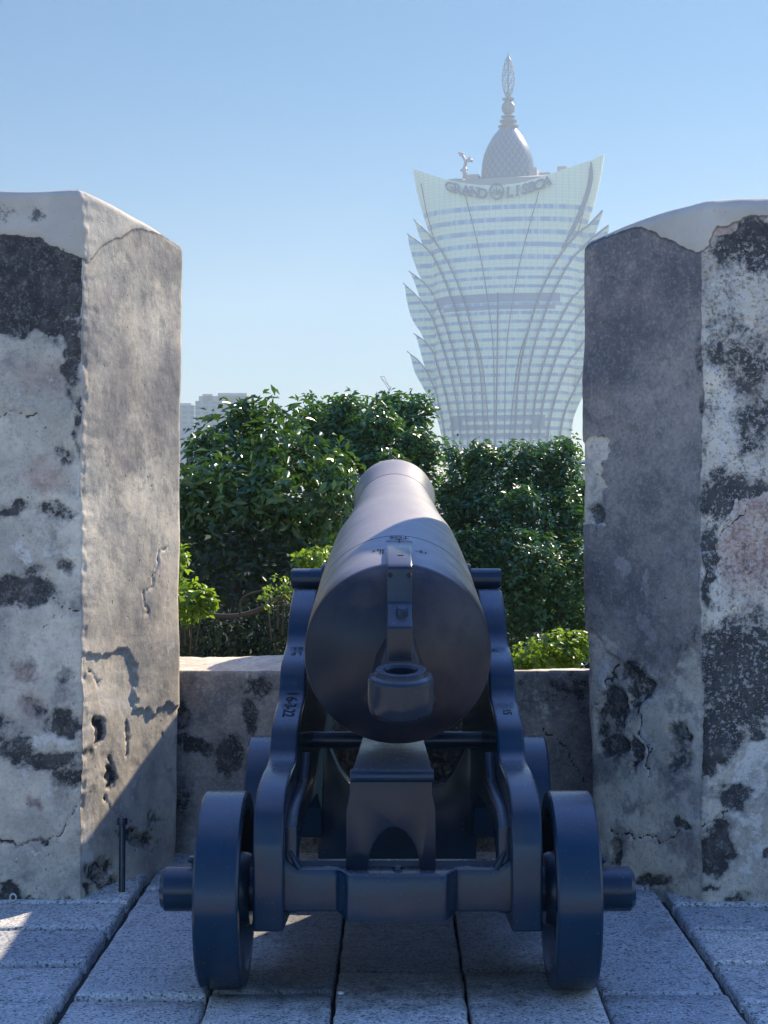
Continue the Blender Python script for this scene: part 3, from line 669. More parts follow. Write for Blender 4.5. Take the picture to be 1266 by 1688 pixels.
# ---- axles, wheels, transoms
def wheel(x0, x1, y, r, sg):
    """x0 inner face, x1 outer face (absolute distance from the middle)"""
    wd = x1-x0; bm = bmesh.new()
    pr = [(.055, -.012), (.095, -.012), (.10, .0), (.105, .028), (r-.05, .034), (r-.045, .0), (r-.006, 0), (r, .006), (r, wd-.006), (r-.006, wd), (r-.045, wd), (r-.05, wd-.03), (.105, wd-.022), (.10, wd+.008), (.055, wd+.008)]
    m = Matrix.Translation((GX+sg*x0, y, r)) @ Matrix.Rotation(R(90)*sg, 4, 'Y')
    lathe(bm, pr, m, 96, close=True)
    return cpart('wheel', bm_mesh('wheel', bm), M_iron, None, 35)
RR, RF = .2665, .257; YR, YF = 4.18, 5.36
for sg in (-1, 1):
    wheel(.414, .532, YR, RR, sg); wheel(.405, .520, YF, RF, sg)
for y, r, L_, z in ((YR, .0605, .650, RR), (YF, .055, .6, RF)):
    bm = bmesh.new(); m = Matrix.Translation((GX, y, z)) @ Matrix.Rotation(R(90), 4, 'Y')
    lathe(bm, [(0, -L_), (r-.012, -L_), (r, -L_+.012), (r, L_-.012), (r-.012, L_), (0, L_)], m, 48)
    ax = cpart('axle', bm_mesh('axle', bm), M_iron, None, 35)
    for sg in (-1, 1):
        bm = bmesh.new(); lathe(bm, [(0, -.08), (.008, -.08), (.008, .070), (.016, .074), (.019, .082), (.015, .090), (0, .092)], Matrix.Translation((GX+sg*(L_-.09), y, z)), 16)
        cpart('linchpin', bm_mesh('linchpin', bm), M_iron, ax, 40)
# rear transom with bowed middle and turned-up ends
bm = bmesh.new(); nx = 60; cols = []
for i in range(nx+1):
    x = -.305 + .61*i/nx; b = max(0, min(1, (.165-abs(x+.002))/.04)); b = b*b*(3-2*b)
    yf = 4.045 - .065*b - .012*b*(1-(x/.16)**2); e = max(0, (abs(x)-.255)/.05); zt = .352 + .035*e*e
    cols.append([bm.verts.new((GX+x, yy, zz)) for yy, zz in ((yf, .242-.01*b), (yf, zt-.022), (yf+.006, zt-.003), (yf+.014, zt), (yf+.03, zt), (yf+.034, zt-.016), (4.15, zt-.016), (4.155, zt-.002), (4.175, zt-.002), (4.175, .245))])
for a, b in zip(cols, cols[1:]):
    k = len(a)
    for j in range(k): bm.faces.new((a[j], a[(j+1) % k], b[(j+1) % k], b[j]))
bm.faces.new(cols[0]); bm.faces.new(cols[-1][::-1])
tr = cpart('rear_transom', bm_mesh('rear_transom', bm), M_iron, None, 50)
for bx in (-.19, .0, .19):
    bm = bmesh.new(); lathe(bm, [(0, .008), (.010, .007), (.013, 0), (.013, -.01), (0, -.01)], Matrix.Translation((GX+bx, 4.11, .338)), 16); cpart('bolt', bm_mesh('bolt', bm), M_iron, tr)
for sg in (-1, 1):
    bm = bmesh.new(); tube(bm, [(GX+sg*.262, 4.05, .352), (GX+sg*.275, 4.052, .372), (GX+sg*.288, 4.055, .398)], [.009, .008, .004], 8); cpart('hook', bm_mesh('hook', bm), M_iron, tr)
# elevating bed: upright plate with a half-round opening, lip and sloping top
bm = bmesh.new(); cx = -.014
arc = [(cx+.008+.070*math.cos(a), .335+.118*math.sin(a)) for a in np.linspace(0, math.pi, 20)]
prism(bm, [(cx+.121, .335), (cx+.121, .500), (cx+.112, .545), (cx+.112, .600), (cx-.112, .600), (cx-.112, .545), (cx-.121, .500), (cx-.121, .335)] + arc[::-1], 'y', 4.10, 4.17)
pb = cpart('elevating_bed', bm_mesh('elevating_bed', bm, .004, 2, 40), M_brownFe, None, 35)
bm = bmesh.new(); tube(bm, [(GX+cx-.112, 4.10, .592), (GX+cx+.112, 4.10, .592)], .018, 16); cpart('lip', bm_mesh('lip', bm), M_iron, pb, 40)
bm = bmesh.new(); vs = [bm.verts.new((GX+cx+a*wx, y, z)) for y, wx, z in ((4.12, .110, .602), (4.50, .088, .645), (4.50, .088, .56), (4.12, .110, .50)) for a in (-1, 1)]
for f in ((0, 1, 3, 2), (2, 3, 5, 4), (4, 5, 7, 6), (6, 7, 1, 0), (0, 2, 4, 6), (1, 7, 5, 3)): bm.faces.new([vs[i] for i in f])
cpart('quoin', bm_mesh('quoin', bm, .006, 2), M_iron)
bm = bmesh.new(); tube(bm, [(GX-.275, 4.86, .575), (GX+.275, 4.86, .575)], .027, 24); cpart('cross_bar', bm_mesh('cross_bar', bm), M_iron, None, 40)
bm = bmesh.new(); prism(bm, [(-.275, .08), (.275, .08), (.275, .50), (.235, .49), (.20, .41), (.165, .365), (.12, .352), (-.12, .352), (-.165, .365), (-.20, .41), (-.235, .49), (-.275, .50)], 'y', 5.26, 5.34, lambda v: (GX+v[0], v[1], v[2]))
cpart('front_transom', bm_mesh('front_transom', bm, .006, 2), M_iron)
for sg in (-1, 1):   # capsquare bolts beside each trunnion
    pass

# ================================================================ foliage
def leaves(P, Nrm, size, per, spread, asp=.42, rnd=1.0, droop=.25, fold=.18):
    """rosettes: at each point P with axis Nrm put `per` leaves; returns V, Q, tone"""
    n = len(P); k = n*per
    Pn = np.repeat(P, per, 0); Nn = np.repeat(Nrm, per, 0)
    t = rng.normal(size=(k, 3)); t -= (t*Nn).sum(1)[:, None]*Nn; t /= np.linalg.norm(t, axis=1)[:, None]+1e-9
    el = rng.uniform(-.35, .75, k)[:, None]
    D = t*np.cos(el) + Nn*np.sin(el); D[:, 2] -= droop*rng.random(k); D /= np.linalg.norm(D, axis=1)[:, None]
    Pn = Pn + rng.normal(size=(k, 3))*spread
    U = Nn + rng.normal(size=(k, 3))*.35*rnd; U -= (U*D).sum(1)[:, None]*D; U /= np.linalg.norm(U, axis=1)[:, None]+1e-9
    Sd = np.cross(D, U); L = (size*rng.uniform(.65, 1.25, k))[:, None]; w = L*asp
    base = Pn; tip = Pn + D*L - U*L*.12; m = Pn + D*L*.5 - U*L*fold*.4; a = Pn + D*L*.48 + Sd*w*.5 + U*L*fold*.5; b = Pn + D*L*.48 - Sd*w*.5 + U*L*fold*.5
    V = np.stack([base, a, tip, b, m], 1).reshape(-1, 3); o = (np.arange(k)*5)[:, None]
    T = np.concatenate([o+np.array([[0, 1, 4]]), o+np.array([[1, 2, 4]]), o+np.array([[4, 2, 3]]), o+np.array([[0, 4, 3]])])
    tone = np.repeat(np.clip(np.repeat(rng.random(n), per)*.6 + rng.random(k)*.4, 0, 1), 5)
    return V, T, tone
def crown_mesh(name, lobes, size, dens, per, mat, parent, inner=.25, asp=.42, spread=.04, up=.35, droop=.25, front_only=False, sub=0):
    Vs, Ts, To = [], [], []; o = 0; rays = rng
    if sub:
        more = []
        for (cx, cy, cz, rx, ry, rz) in lobes:
            if max(rx, rz) < .16: more.append((cx, cy, cz, rx, ry, rz)); continue
            more.append((cx, cy, cz, rx*.8, ry*.8, rz*.8))
            for _ in range(sub):
                q = rng.normal(size=3); q /= np.linalg.norm(q); q[1] = -abs(q[1]) if rng.random() < .8 else q[1]; k = rng.uniform(.28, .46)
                more.append((cx+q[0]*rx*.78, cy+q[1]*ry*.78, cz+q[2]*rz*.78, rx*k, ry*k, rz*k*.9))
        lobes = more
    for (cx, cy, cz, rx, ry, rz) in lobes:
        area = 4*math.pi*((rx*ry)**1.6/3+(rx*rz)**1.6/3+(ry*rz)**1.6/3)**(1/1.6); n = max(8, int(area*dens))
        d = rng.normal(size=(n, 3)); d /= np.linalg.norm(d, axis=1)[:, None]
        if front_only: d = d[(d[:, 1] < .35)]
        n = len(d)
        # lumpy radius: small clumps
        lump = np.array([noise.noise(Vector((q[0]*3.1+cx, q[1]*3.1+cy, q[2]*3.1+cz))) + .6*noise.noise(Vector((q[0]*7+cx, q[1]*7+cz, q[2]*7))) for q in d])
        rad = 1 + .24*lump + rng.normal(size=n)*.05
        dep = rng.random(n); rad = rad*np.where(dep < inner, rng.uniform(.45, .92, n), 1)
        keep = (lump > -.30) | (rng.random(n) < .4)
        d, rad = d[keep], rad[keep]
        P = np.array([cx, cy, cz]) + d*rad[:, None]*np.array([rx, ry, rz])
        Nv = d/np.array([rx, ry, rz]); Nv /= np.linalg.norm(Nv, axis=1)[:, None]; Nv[:, 2] += up; Nv += rng.normal(size=Nv.shape)*.35; Nv /= np.linalg.norm(Nv, axis=1)[:, None]
        V, T, t = leaves(P, Nv, size, per, spread, asp, droop=droop); Vs.append(V); Ts.append(T+o); To.append(t); o += len(V)
    me = np_mesh(name, np.concatenate(Vs), None, np.concatenate(Ts)); attr(me, 'tone', np.concatenate(To))
    return link(name, me, mat, parent, True)
def at(px, py, d): return ((px-VX)/F*d, d, CH-(py-VY)/F*d)
def trunk_mesh(base, top, r0, limbs, parent, name='trunk'):
    bm = bmesh.new(); b = Vector(base); t = Vector(top)
    pts = [b.lerp(t, k/6) + Vector((.12*math.sin(k*1.7+base[0]), .1*math.cos(k*2.1), 0))*(0 if k in (0,) else 1) for k in range(7)]
    tube(bm, pts, [r0*(1.25-.1*k) for k in range(7)], 10)
    for (lx, ly, lz) in limbs:
        s = pts[random.choice((3, 4, 5))]; e = Vector((lx, ly, lz)); mid = s.lerp(e, .5) + Vector((0, 0, .25))
        tube(bm, [s, s.lerp(mid, .5)+Vector((0, 0, .1)), mid, mid.lerp(e, .5), e], [r0*.5, r0*.42, r0*.33, r0*.22, r0*.1], 7)
    return link(name, bm_mesh(name, bm), M_bark, parent, True)
def tree(label, lobes_px, d, size, dens, per, mat, base, group=None, **kw):
    """lobes_px: (px, py, half-width px, half-height px, depth offset m)"""
    t = empty('broadleaf_tree', base); tag(t, label, 'tree', group)
    L = []
    for (px, py, rw, rh, dd) in lobes_px:
        dd = d+dd; x, y, z = at(px, py, dd); L.append((x-base[0], y-base[1], z-base[2], rw/F*dd, max(rw, rh)/F*dd*.9, rh/F*dd))
    crown_mesh('crown', L, size, dens, per, mat, t, **kw)
    top = np.mean([l[:3] for l in L], axis=0)
    trunk_mesh((0, 0, 0), tuple(top), .11, [tuple(l[:3]) for l in L[:8]], t)
    return t
M_lf_a = mat_leaf('glossy_broad_leaf', (.018, .055, .018), (.10, .19, .04), (.10, .22, .02), .27, .22)
M_lf_b = mat_leaf('ficus_leaf', (.02, .066, .03), (.10, .22, .055), (.10, .24, .03), .33, .28)
M_lf_s = mat_leaf('young_bright_leaf', (.03, .08, .012), (.10, .20, .02), (.34, .52, .03), .4, .42)
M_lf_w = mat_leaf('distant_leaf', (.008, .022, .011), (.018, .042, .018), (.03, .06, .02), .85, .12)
tree('dense dark fine-leaved tree, highest of all, rising behind the gun muzzle',
     [(600, 700, 60, 48, 0), (655, 705, 62, 52, .6), (540, 725, 48, 60, .2), (690, 745, 34, 40, .1), (590, 790, 75, 60, -.3), (665, 800, 60, 70, .2), (560, 690, 22, 34, .5), (640, 675, 22, 24, .4), (690, 680, 18, 26, .5), (517, 690, 18, 36, .5), (610, 900, 110, 90, .4)],
     14.5, .075, 150, 6, M_lf_b, (-.4, 14.5, -6.6), 'trees outside the rampart', inner=.2, asp=.5, spread=.03, up=1.4, sub=9)
tree('loose glossy tree with long broad leaves catching the sun, right beside the sunlit merlon',
     [(345, 770, 50, 58, 0), (400, 745, 55, 60, .3), (455, 760, 60, 62, -.2), (385, 820, 90, 70, -.5), (480, 830, 70, 75, -.6), (545, 830, 50, 80, -.5), (430, 900, 120, 70, -.2), (325, 860, 44, 80, -.2), (425, 690, 26, 38, .3), (370, 705, 26, 28, .4), (480, 700, 22, 30, .4), (440, 672, 12, 22, .4), (330, 740, 20, 34, .3), (520, 760, 34, 40, -.2)],
     11.0, .088, 105, 6, M_lf_a, (-1.4, 11.0, -6.4), 'trees outside the rampart', inner=.3, asp=.42, spread=.05, droop=.45, up=.8, sub=4)
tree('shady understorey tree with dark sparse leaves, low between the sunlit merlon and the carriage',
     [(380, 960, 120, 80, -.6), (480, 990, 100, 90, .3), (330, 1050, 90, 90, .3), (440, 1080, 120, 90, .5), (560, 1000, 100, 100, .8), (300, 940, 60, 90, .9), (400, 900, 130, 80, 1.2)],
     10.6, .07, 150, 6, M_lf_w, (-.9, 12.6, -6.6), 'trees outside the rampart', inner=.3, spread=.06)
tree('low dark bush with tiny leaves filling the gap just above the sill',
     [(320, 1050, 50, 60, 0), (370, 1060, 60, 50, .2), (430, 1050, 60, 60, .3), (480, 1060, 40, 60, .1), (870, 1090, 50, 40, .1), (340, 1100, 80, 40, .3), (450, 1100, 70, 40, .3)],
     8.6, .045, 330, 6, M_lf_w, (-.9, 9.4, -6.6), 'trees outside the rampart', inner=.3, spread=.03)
tree('broad ficus tree with small bright-edged leaves in lumpy clumps, in front of the tower foot',
     [(760, 790, 42, 50, .5), (820, 785, 58, 52, .3), (885, 775, 46, 46, .2), (930, 775, 34, 46, .1), (790, 860, 62, 60, 0), (870, 850, 62, 56, -.4), (940, 860, 40, 50, -.2), (780, 950, 70, 70, -.6), (860, 930, 66, 56, -.9), (935, 950, 50, 70, -.6), (830, 1010, 70, 54, -.9), (925, 1040, 66, 60, -.4), (740, 880, 50, 90, .4), (935, 740, 16, 20, .2), (905, 742, 15, 18, .3), (740, 745, 18, 18, .4), (850, 745, 22, 16, .3), (955, 830, 20, 30, 0), (790, 1080, 80, 60, -.2), (880, 1100, 90, 50, 0)],
     15.5, .070, 150, 6, M_lf_b, (1.2, 16.0, -6.8), 'trees outside the rampart', inner=.2, asp=.5, spread=.03, up=1.4, sub=9)
# a darker wood closing the gaps lower down
wood = []
for i in range(15):
    wood.append((-6.5 + i*.95, 19.5+random.uniform(-1, 1), .2+random.uniform(-.6, .1), 1.2, 1.0, 1.3)); wood.append((-6.5+i*.95+.4, 19+random.uniform(-1, 1), -1.9, 1.3, 1.1, 1.4))
wo = crown_mesh('wood', wood, .15, 26, 5, M_lf_w, None, inner=.4, spread=.1, front_only=True); tag(wo, kind='stuff')
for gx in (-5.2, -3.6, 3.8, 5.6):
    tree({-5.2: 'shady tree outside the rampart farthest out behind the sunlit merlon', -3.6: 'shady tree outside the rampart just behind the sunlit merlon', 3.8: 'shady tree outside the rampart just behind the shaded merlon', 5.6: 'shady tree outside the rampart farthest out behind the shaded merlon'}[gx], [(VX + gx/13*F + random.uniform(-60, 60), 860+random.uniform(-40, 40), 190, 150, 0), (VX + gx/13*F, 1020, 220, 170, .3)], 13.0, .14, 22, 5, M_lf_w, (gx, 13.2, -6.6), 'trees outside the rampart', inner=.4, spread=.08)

def shrub(label, lobes, d, size, dens, stems, group=None, mat=None, **kw):
    b = at(lobes[0][0], 1160, d); t = empty('shrub', (b[0], d+.25, -.2)); tag(t, label, 'shrub', group)
    L = []
    for (px, py, rw, rh, dd) in lobes:
        x, y, z = at(px, py, d+dd); L.append((x-b[0], y-d-.25, z+.2, rw/F*d, max(rw, rh)/F*d*.8, rh/F*d))
    crown_mesh('foliage', L, size, dens, 5, mat or M_lf_s, t, inner=.3, asp=.62, spread=.012, up=.9, droop=.0, **kw)
    bm = bmesh.new()
    for l in L:
        tube(bm, [(l[0]*.6, l[1], l[2]-.22), (l[0]*.8, l[1], l[2]-.1), (l[0], l[1], l[2])], [.005, .004, .002], 6)
    link('stem', bm_mesh('stem', bm), M_bark, t, True); return t
shrub('bright yellow-green shrub with rounded leaves rising just above the sill, left beside the shaded merlon',
      [(915, 1075, 44, 30, 0), (880, 1085, 30, 26, .1), (950, 1072, 28, 28, .05), (925, 1062, 30, 18, .05), (860, 1095, 16, 18, .1)], 6.9, .034, 900, 4)
shrub('small bright green shrub above the left trunnion of the cannon', [(515, 925, 26, 18, 0), (495, 928, 14, 12, 0), (535, 920, 14, 16, .1)], 7.6, .034, 900, 3)
shrub('green shrub leaning round the edge of the sunlit merlon', [(305, 990, 34, 34, 0), (335, 990, 16, 18, 0), (296, 925, 12, 22, .1), (318, 1005, 24, 16, 0)], 7.4, .040, 700, 3)
shrub('thin sprig of young leaves low beside the left trunnion', [(458, 965, 18, 10, 0), (440, 985, 16, 8, 0), (470, 975, 10, 12, 0)], 7.6, .032, 380, 3)
# bare bough crossing the dark gap
bm = bmesh.new(); pts = [at(*p) for p in ((280, 975, 8.6), (330, 1008, 8.5), (375, 1016, 8.4), (420, 1008, 8.4), (465, 985, 8.3), (520, 960, 8.3))]
tube(bm, catmull(pts, 5), .014, 8)
tube(bm, catmull([at(*p) for p in ((395, 1014, 8.4), (400, 985, 8.3), (440, 972, 8.3), (478, 968, 8.2))], 4), .006, 6)
tube(bm, catmull([at(*p) for p in ((300, 990, 8.5), (310, 1100, 8.8), (330, 1300, 9.3), (350, 1900, 9.6), (360, 2700, 9.8))], 4), [.022+.0035*i for i in range(17)], 8)
bo = empty('bare_tree', (0, 0, 0)); tag(bo, 'bare curved bough of a small tree crossing the dark gap left of the carriage', 'tree')
link('branch', bm_mesh('branch', bm), M_bark, bo, True)

# ================================================================ the tower
TX, TY = (836-VX)/F*700, 700.0; PX = .28; AL = R(13)
def tz(py): return CH + (VY-py)*PX
def TW(u, v, z): return Vector((u*math.cos(AL) - v*math.sin(AL), -u*math.sin(AL) - v*math.cos(AL), z))
tower = empty('lotus_tower', (TX, TY, -50)); tag(tower, 'tall hazy glass tower flaring like a lotus with a dome, lattice spire and sign', 'tower')
def mat_facade():
    n = N('gold_glass_facade'); x, y, z = n.sep()
    zz = n.ma('SUBTRACT', z, 50 + tz(736))       # metres above the tree line
    zs = tz(450)-tz(736)
    k = n.ma('ADD', n.ma('DIVIDE', n.ma('MINIMUM', zz, zs), 4.0), n.ma('DIVIDE', n.ma('MAXIMUM', n.ma('SUBTRACT', zz, zs), 0), 5.7))
    fr = n.ma('FRACT', k); band = n.ma('MULTIPLY', n.step(fr, .56, .60), n.ma('SUBTRACT', 1, n.step(fr, .93, .97)))
    band = n.ma('MULTIPLY', band, n.ma('SUBTRACT', 1, n.step(z, 50+tz(338), 50+tz(336))))
    uu = n.ma('SUBTRACT', n.ma('MULTIPLY', x, math.cos(AL)), n.ma('MULTIPLY', y, math.sin(AL)))
    cell = n.nd('ShaderNodeCombineXYZ'); n.L(n.ma('FLOOR', n.ma('DIVIDE', uu, 1.35)), cell.inputs[0]); n.L(n.ma('FLOOR', k), cell.inputs[1])
    wn = n.nd('ShaderNodeTexWhiteNoise'); n.L(cell.outputs[0], wn.inputs[0])
    cream = n.mix(n.ma('MULTIPLY', wn.outputs[0], .25), (.98, .93, .60), (.92, .88, .60))
    glass = n.mix(n.step(wn.outputs[0], .35, .9), (.26, .37, .50), (.50, .60, .60))
    c = n.mix(band, cream, glass)
    mul = n.step(n.ma('ABSOLUTE', n.ma('SUBTRACT', n.ma('FRACT', n.ma('DIVIDE', uu, 2.7)), .5)), .44, .47)
    tr = n.step(n.ma('ABSOLUTE', n.ma('SUBTRACT', n.ma('FRACT', n.ma('MULTIPLY', k, 4)), .5)), .42, .47)
    c = n.mix(n.ma('MULTIPLY', n.ma('MAXIMUM', mul, tr), .28), c, (.18, .22, .28))
    # two deep plant floors
    def zone(y0, y1, ua, ub):
        a = n.ma('MULTIPLY', n.step(z, 50+tz(y1)-.3, 50+tz(y1)), n.ma('SUBTRACT', 1, n.step(z, 50+tz(y0), 50+tz(y0)+.3)))
        return n.ma('MULTIPLY', a, n.ma('MULTIPLY', n.step(uu, ua-.5, ua), n.ma('SUBTRACT', 1, n.step(uu, ub, ub+.5))))
    for zn in (zone(494, 507, -31, 26), zone(513, 519, -27, 24), zone(690, 695, -23, 20), zone(705, 711, -23, 20), zone(719, 724, -22, 20), zone(690, 711, -22, -17), zone(690, 711, 15, 20)):
        c = n.mix(zn, c, (.24, .26, .34))
    return n.fin(c, .4, 0, spec=.35)
M_fac = mat_facade()
M_fin = mat_plain('tower_edge_panel', (.12, .12, .19), .5, 0, .2, .1)
M_spire = mat_plain('spire_metal', (.13, .12, .17), .5, .2, .1, .1)
M_stone = mat_plain('tower_pale_panel', (.36, .31, .30), .6, 0, .1, .1)
Wy = [257, 275, 310, 350, 400, 450, 500, 560, 610, 650, 700, 745, 1100]
Ww = [161, 158, 152, 141, 124, 120, 119, 117, 116, 112, 105, 99, 99]
def Bz(py): return interp(py, [257, 500, 745, 1100], [15, 20, 23, 23])
TOPX = [-161, -152, -140, -120, -95, -70, -40, -8, 30, 60, 85, 110, 135, 150, 161]; TOPY = [272, 277, 283, 292, 302, 309, 315, 318, 315, 308, 300, 291, 281, 273, 264]
def shellv(upx, py, extra=0):
    w_ = max(interp(py, Wy, Ww), abs(upx)) + .001
    return Bz(py)*math.sqrt(max(0, 1-(upx/w_)**2)) + extra
def body():
    bm = bmesh.new(); na, nz = 72, 70; grid = []
    for i in range(na+1):
        a = math.sin((i/na*2-1)*math.pi/2); col = []
        pt = interp(a*161, TOPX, TOPY)
        for j in range(nz+1):
            t = j/nz; py = 1026*(1-t) + pt*t; u = a*interp(py, Wy, Ww)
            col.append(bm.verts.new(TW(u*PX, shellv(u, py), 50+tz(py))))
        grid.append(col)
    for a, b in zip(grid, grid[1:]):
        for j in range(nz): bm.faces.new((a[j], b[j], b[j+1], a[j+1]))
    # back
    gb = []
    for i in range(na+1):
        a = math.sin((i/na*2-1)*math.pi/2); pt = interp(a*161, TOPX, TOPY); col = []
        for j in range(nz+1):
            t = j/nz; py = 1026*(1-t)+pt*t; u = a*interp(py, Wy, Ww)
            col.append(grid[i][j] if i in (0, na) else bm.verts.new(TW(u*PX, -shellv(u, py)*.8, 50+tz(py))))
        gb.append(col)
    for a, b in zip(gb, gb[1:]):
        for j in range(nz): bm.faces.new((a[j], a[j+1], b[j+1], b[j]))
    # roof deck well below the rim
    link('facade', bm_mesh('facade', bm), M_fac, tower, 50)
    bm = bmesh.new(); vs = []
    for i in range(na+1):
        a = math.sin((i/na*2-1)*math.pi/2)*.72; u = a*152; vs.append((u*PX, Bz(300)*.95*math.sqrt(1-a*a)))
    pts = vs + [(u, -v*.8) for u, v in vs[::-1][1:-1]]
    lo = [bm.verts.new(TW(u, v*.97, 50+tz(330))) for u, v in pts]; hi = [bm.verts.new(TW(u, v*.97, 50+tz(304 if abs(u) < 20 else 300))) for u, v in pts]
    bm.faces.new(hi)
    for i in range(len(pts)): bm.faces.new((lo[i], lo[(i+1) % len(pts)], hi[(i+1) % len(pts)], hi[i]))
    link('roof_deck', bm_mesh('roof_deck', bm), M_stone, tower, 40)
body()
PET = [  # outer edge, inner edge (px from the axis, py), offset m
 ([(-157, 355), (-147, 385), (-133, 420), (-121, 470), (-112, 600), (-100, 745)], [(-157, 355), (-120, 394), (-85, 447), (-55, 520), (-32, 620), (-24, 745)], 1.2),
 ([(-167, 380), (-163, 405), (-150, 442), (-136, 475), (-121, 560), (-104, 745)], [(-167, 380), (-130, 410), (-100, 458), (-72, 525), (-48, 615), (-37, 745)], 2.4),
 ([(-163, 443), (-150, 474), (-136, 520), (-119, 620), (-103, 745)], [(-163, 443), (-133, 468), (-106, 512), (-82, 570), (-60, 650), (-50, 745)], 3.6),
 ([(-172, 463), (-167, 492), (-156, 525), (-135, 562), (-119, 640), (-103, 745)], [(-172, 463), (-143, 492), (-117, 532), (-92, 590), (-71, 665), (-62, 745)], 4.8),
 ([(-153, 548), (-140, 585), (-123, 640), (-109, 690), (-101, 745)], [(-153, 548), (-130, 566), (-110, 600), (-92, 650), (-80, 700), (-75, 745)], 6.0),
 ([(-163, 578), (-150, 613), (-129, 652), (-111, 695), (-100, 745)], [(-163, 578), (-138, 600), (-117, 640), (-100, 690), (-91, 745)], 7.2)]
for sg in (-1, 1):
    for O, I, off in PET:
        O2 = catmull(O, 8); I2 = catmull(I, 8); n = 40
        def rs(Pl):
            Pl = np.array(Pl); q = np.concatenate([[0], np.cumsum(np.hypot(*np.diff(Pl, axis=0).T))]); q /= q[-1]
            return np.stack([np.interp(np.linspace(0, 1, n+1), q, Pl[:, k]) for k in (0, 1)], 1)
        A_, B_ = rs(O2), rs(I2); bm = bmesh.new(); fr, bk = [], []
        for j in range(n+1):
            rf, rb = [], []
            for i in range(9):
                u, py = A_[j]*(1-i/8) + B_[j]*(i/8); u = -sg*u*(1 if sg < 0 else 1)
                if sg < 0: u = -abs(u)
                else: u = abs(u)
                v = shellv(u, py, off*min(1, .3+j/12))
                rf.append(bm.verts.new(TW(u*PX, v, 50+tz(py)))); rb.append(bm.verts.new(TW(u*PX, v-1.1, 50+tz(py))))
            fr.append(rf); bk.append(rb)
        for j in range(n):
            for i in range(8):
                bm.faces.new((fr[j][i], fr[j][i+1], fr[j+1][i+1], fr[j+1][i])); bm.faces.new((bk[j][i], bk[j+1][i], bk[j+1][i+1], bk[j][i+1]))
            for i in (0, 8): bm.faces.new((fr[j][i], fr[j+1][i], bk[j+1][i], bk[j][i])).material_index = 1
        me = bm_mesh('petal_fin', bm); ob = link('petal_fin', me, None, tower, 50); me.materials.append(M_fac); me.materials.append(M_fin)
# ribs: the darker seams which run along the inner edge of every petal and down the middle
def rib(pts, r, sg=1, off=0):
    bm = bmesh.new(); tube(bm, [TW(sg*u*PX, shellv(u, py, off), 50+tz(py)) for u, py in catmull(pts, 6)], r, 6)
    link('rib', bm_mesh('rib', bm), M_fin, tower, True)
for sg in (-1, 1):
    for O, I, off in PET: rib([(abs(a), b) for a, b in I], .26 if sg < 0 else .45, sg, off+.2)
    rib([(140, 300), (128, 360), (108, 420), (60, 520), (30, 600), (14, 745)], .22, sg, .3)
    rib([(60, 330), (34, 430), (18, 520), (10, 600), (8, 745)], .2, sg, .3)
rib([(-4, 492), (-4, 600), (-6, 745)], .35, 1, .3)
bm = bmesh.new(); tube(bm, [TW(u*PX, shellv(u, py, .5), 50+tz(py)) for u, py in catmull([(141, 280), (139, 312), (128, 350), (112, 388), (96, 420)], 6)], [.3, .5, .7, .9, 1.0]+[1.1]*10+[1.1, 1.0, 1.0, 1.0, .9, .8, .6, .5, .4, .3], 8)
link('edge_fin', bm_mesh('edge_fin', bm), M_fin, tower, True)
# dome
def mat_dome():
    n = N('dome_glass'); x, y, z = n.sep(); th = n.ma('ARCTAN2', y, x)
    a = n.ma('MULTIPLY', th, 12/math.pi); b = n.ma('DIVIDE', z, 4.2)
    d1 = n.ma('FRACT', n.ma('ADD', a, b)); d2 = n.ma('FRACT', n.ma('SUBTRACT', a, b))
    ln = n.ma('MAXIMUM', n.step(n.ma('ABSOLUTE', n.ma('SUBTRACT', d1, .5)), .40, .46), n.step(n.ma('ABSOLUTE', n.ma('SUBTRACT', d2, .5)), .40, .46))
    ck = n.ma('MULTIPLY', n.step(d1, .48, .52), n.step(d2, .48, .52))
    c = n.mix(ck, (.015, .035, .09), (.08, .12, .19)); c = n.mix(n.ma('MULTIPLY', ln, .6), c, (.22, .24, .28))
    return n.fin(c, .32, .2, spec=.6)
bm = bmesh.new(); lathe(bm, [(12.2, tz(303)+48), (12.3, tz(285)+50), (11.9, tz(270)+50), (11.0, tz(255)+50), (9.3, tz(240)+50), (7.0, tz(226)+50), (4.8, tz(216)+50), (3.4, tz(211)+50), (0, tz(210.5)+50)], Matrix(), 48)
me = bm_mesh('dome', bm); me.transform(Matrix.Translation((0, 0, -(tz(303)+50)))); do = link('dome', me, mat_dome(), tower, 40); do.location = (.3, 0, tz(303)+50)
bm = bmesh.new()
sp = [(3.4, 212), (4.6, 210), (4.8, 208.5), (3.0, 206), (2.7, 203), (4.0, 201), (4.1, 199.5), (2.4, 197), (2.2, 195), (3.3, 193.2), (3.3, 192), (1.9, 190), (1.5, 188), (2.2, 186.5), (2.9, 183), (3.2, 178), (2.9, 172.5), (2.0, 169), (1.6, 167), (2.6, 165), (2.9, 163), (1.2, 162), (.35, 161), (.30, 95), (.12, 83), (0, 82)]
lathe(bm, [(r, tz(y)+50) for r, y in sp], Matrix.Translation((.5, 0, 0)), 24)
spire = link('spire', bm_mesh('spire', bm), M_spire, tower, 40)
bm = bmesh.new()
def sr(t): return 3.15*math.sin(math.pi*min(1, t*.98+.02))**.65*(1-.15*t)
for k in range(8):
    for dr in (-1, 1):
        tube(bm, [(.5+sr(t)*math.cos(k*math.pi/4+dr*t*3.2), sr(t)*math.sin(k*math.pi/4+dr*t*3.2), tz(162)+50+(162-92)*PX*t) for t in np.linspace(0.02, 1, 26)], .13, 4)
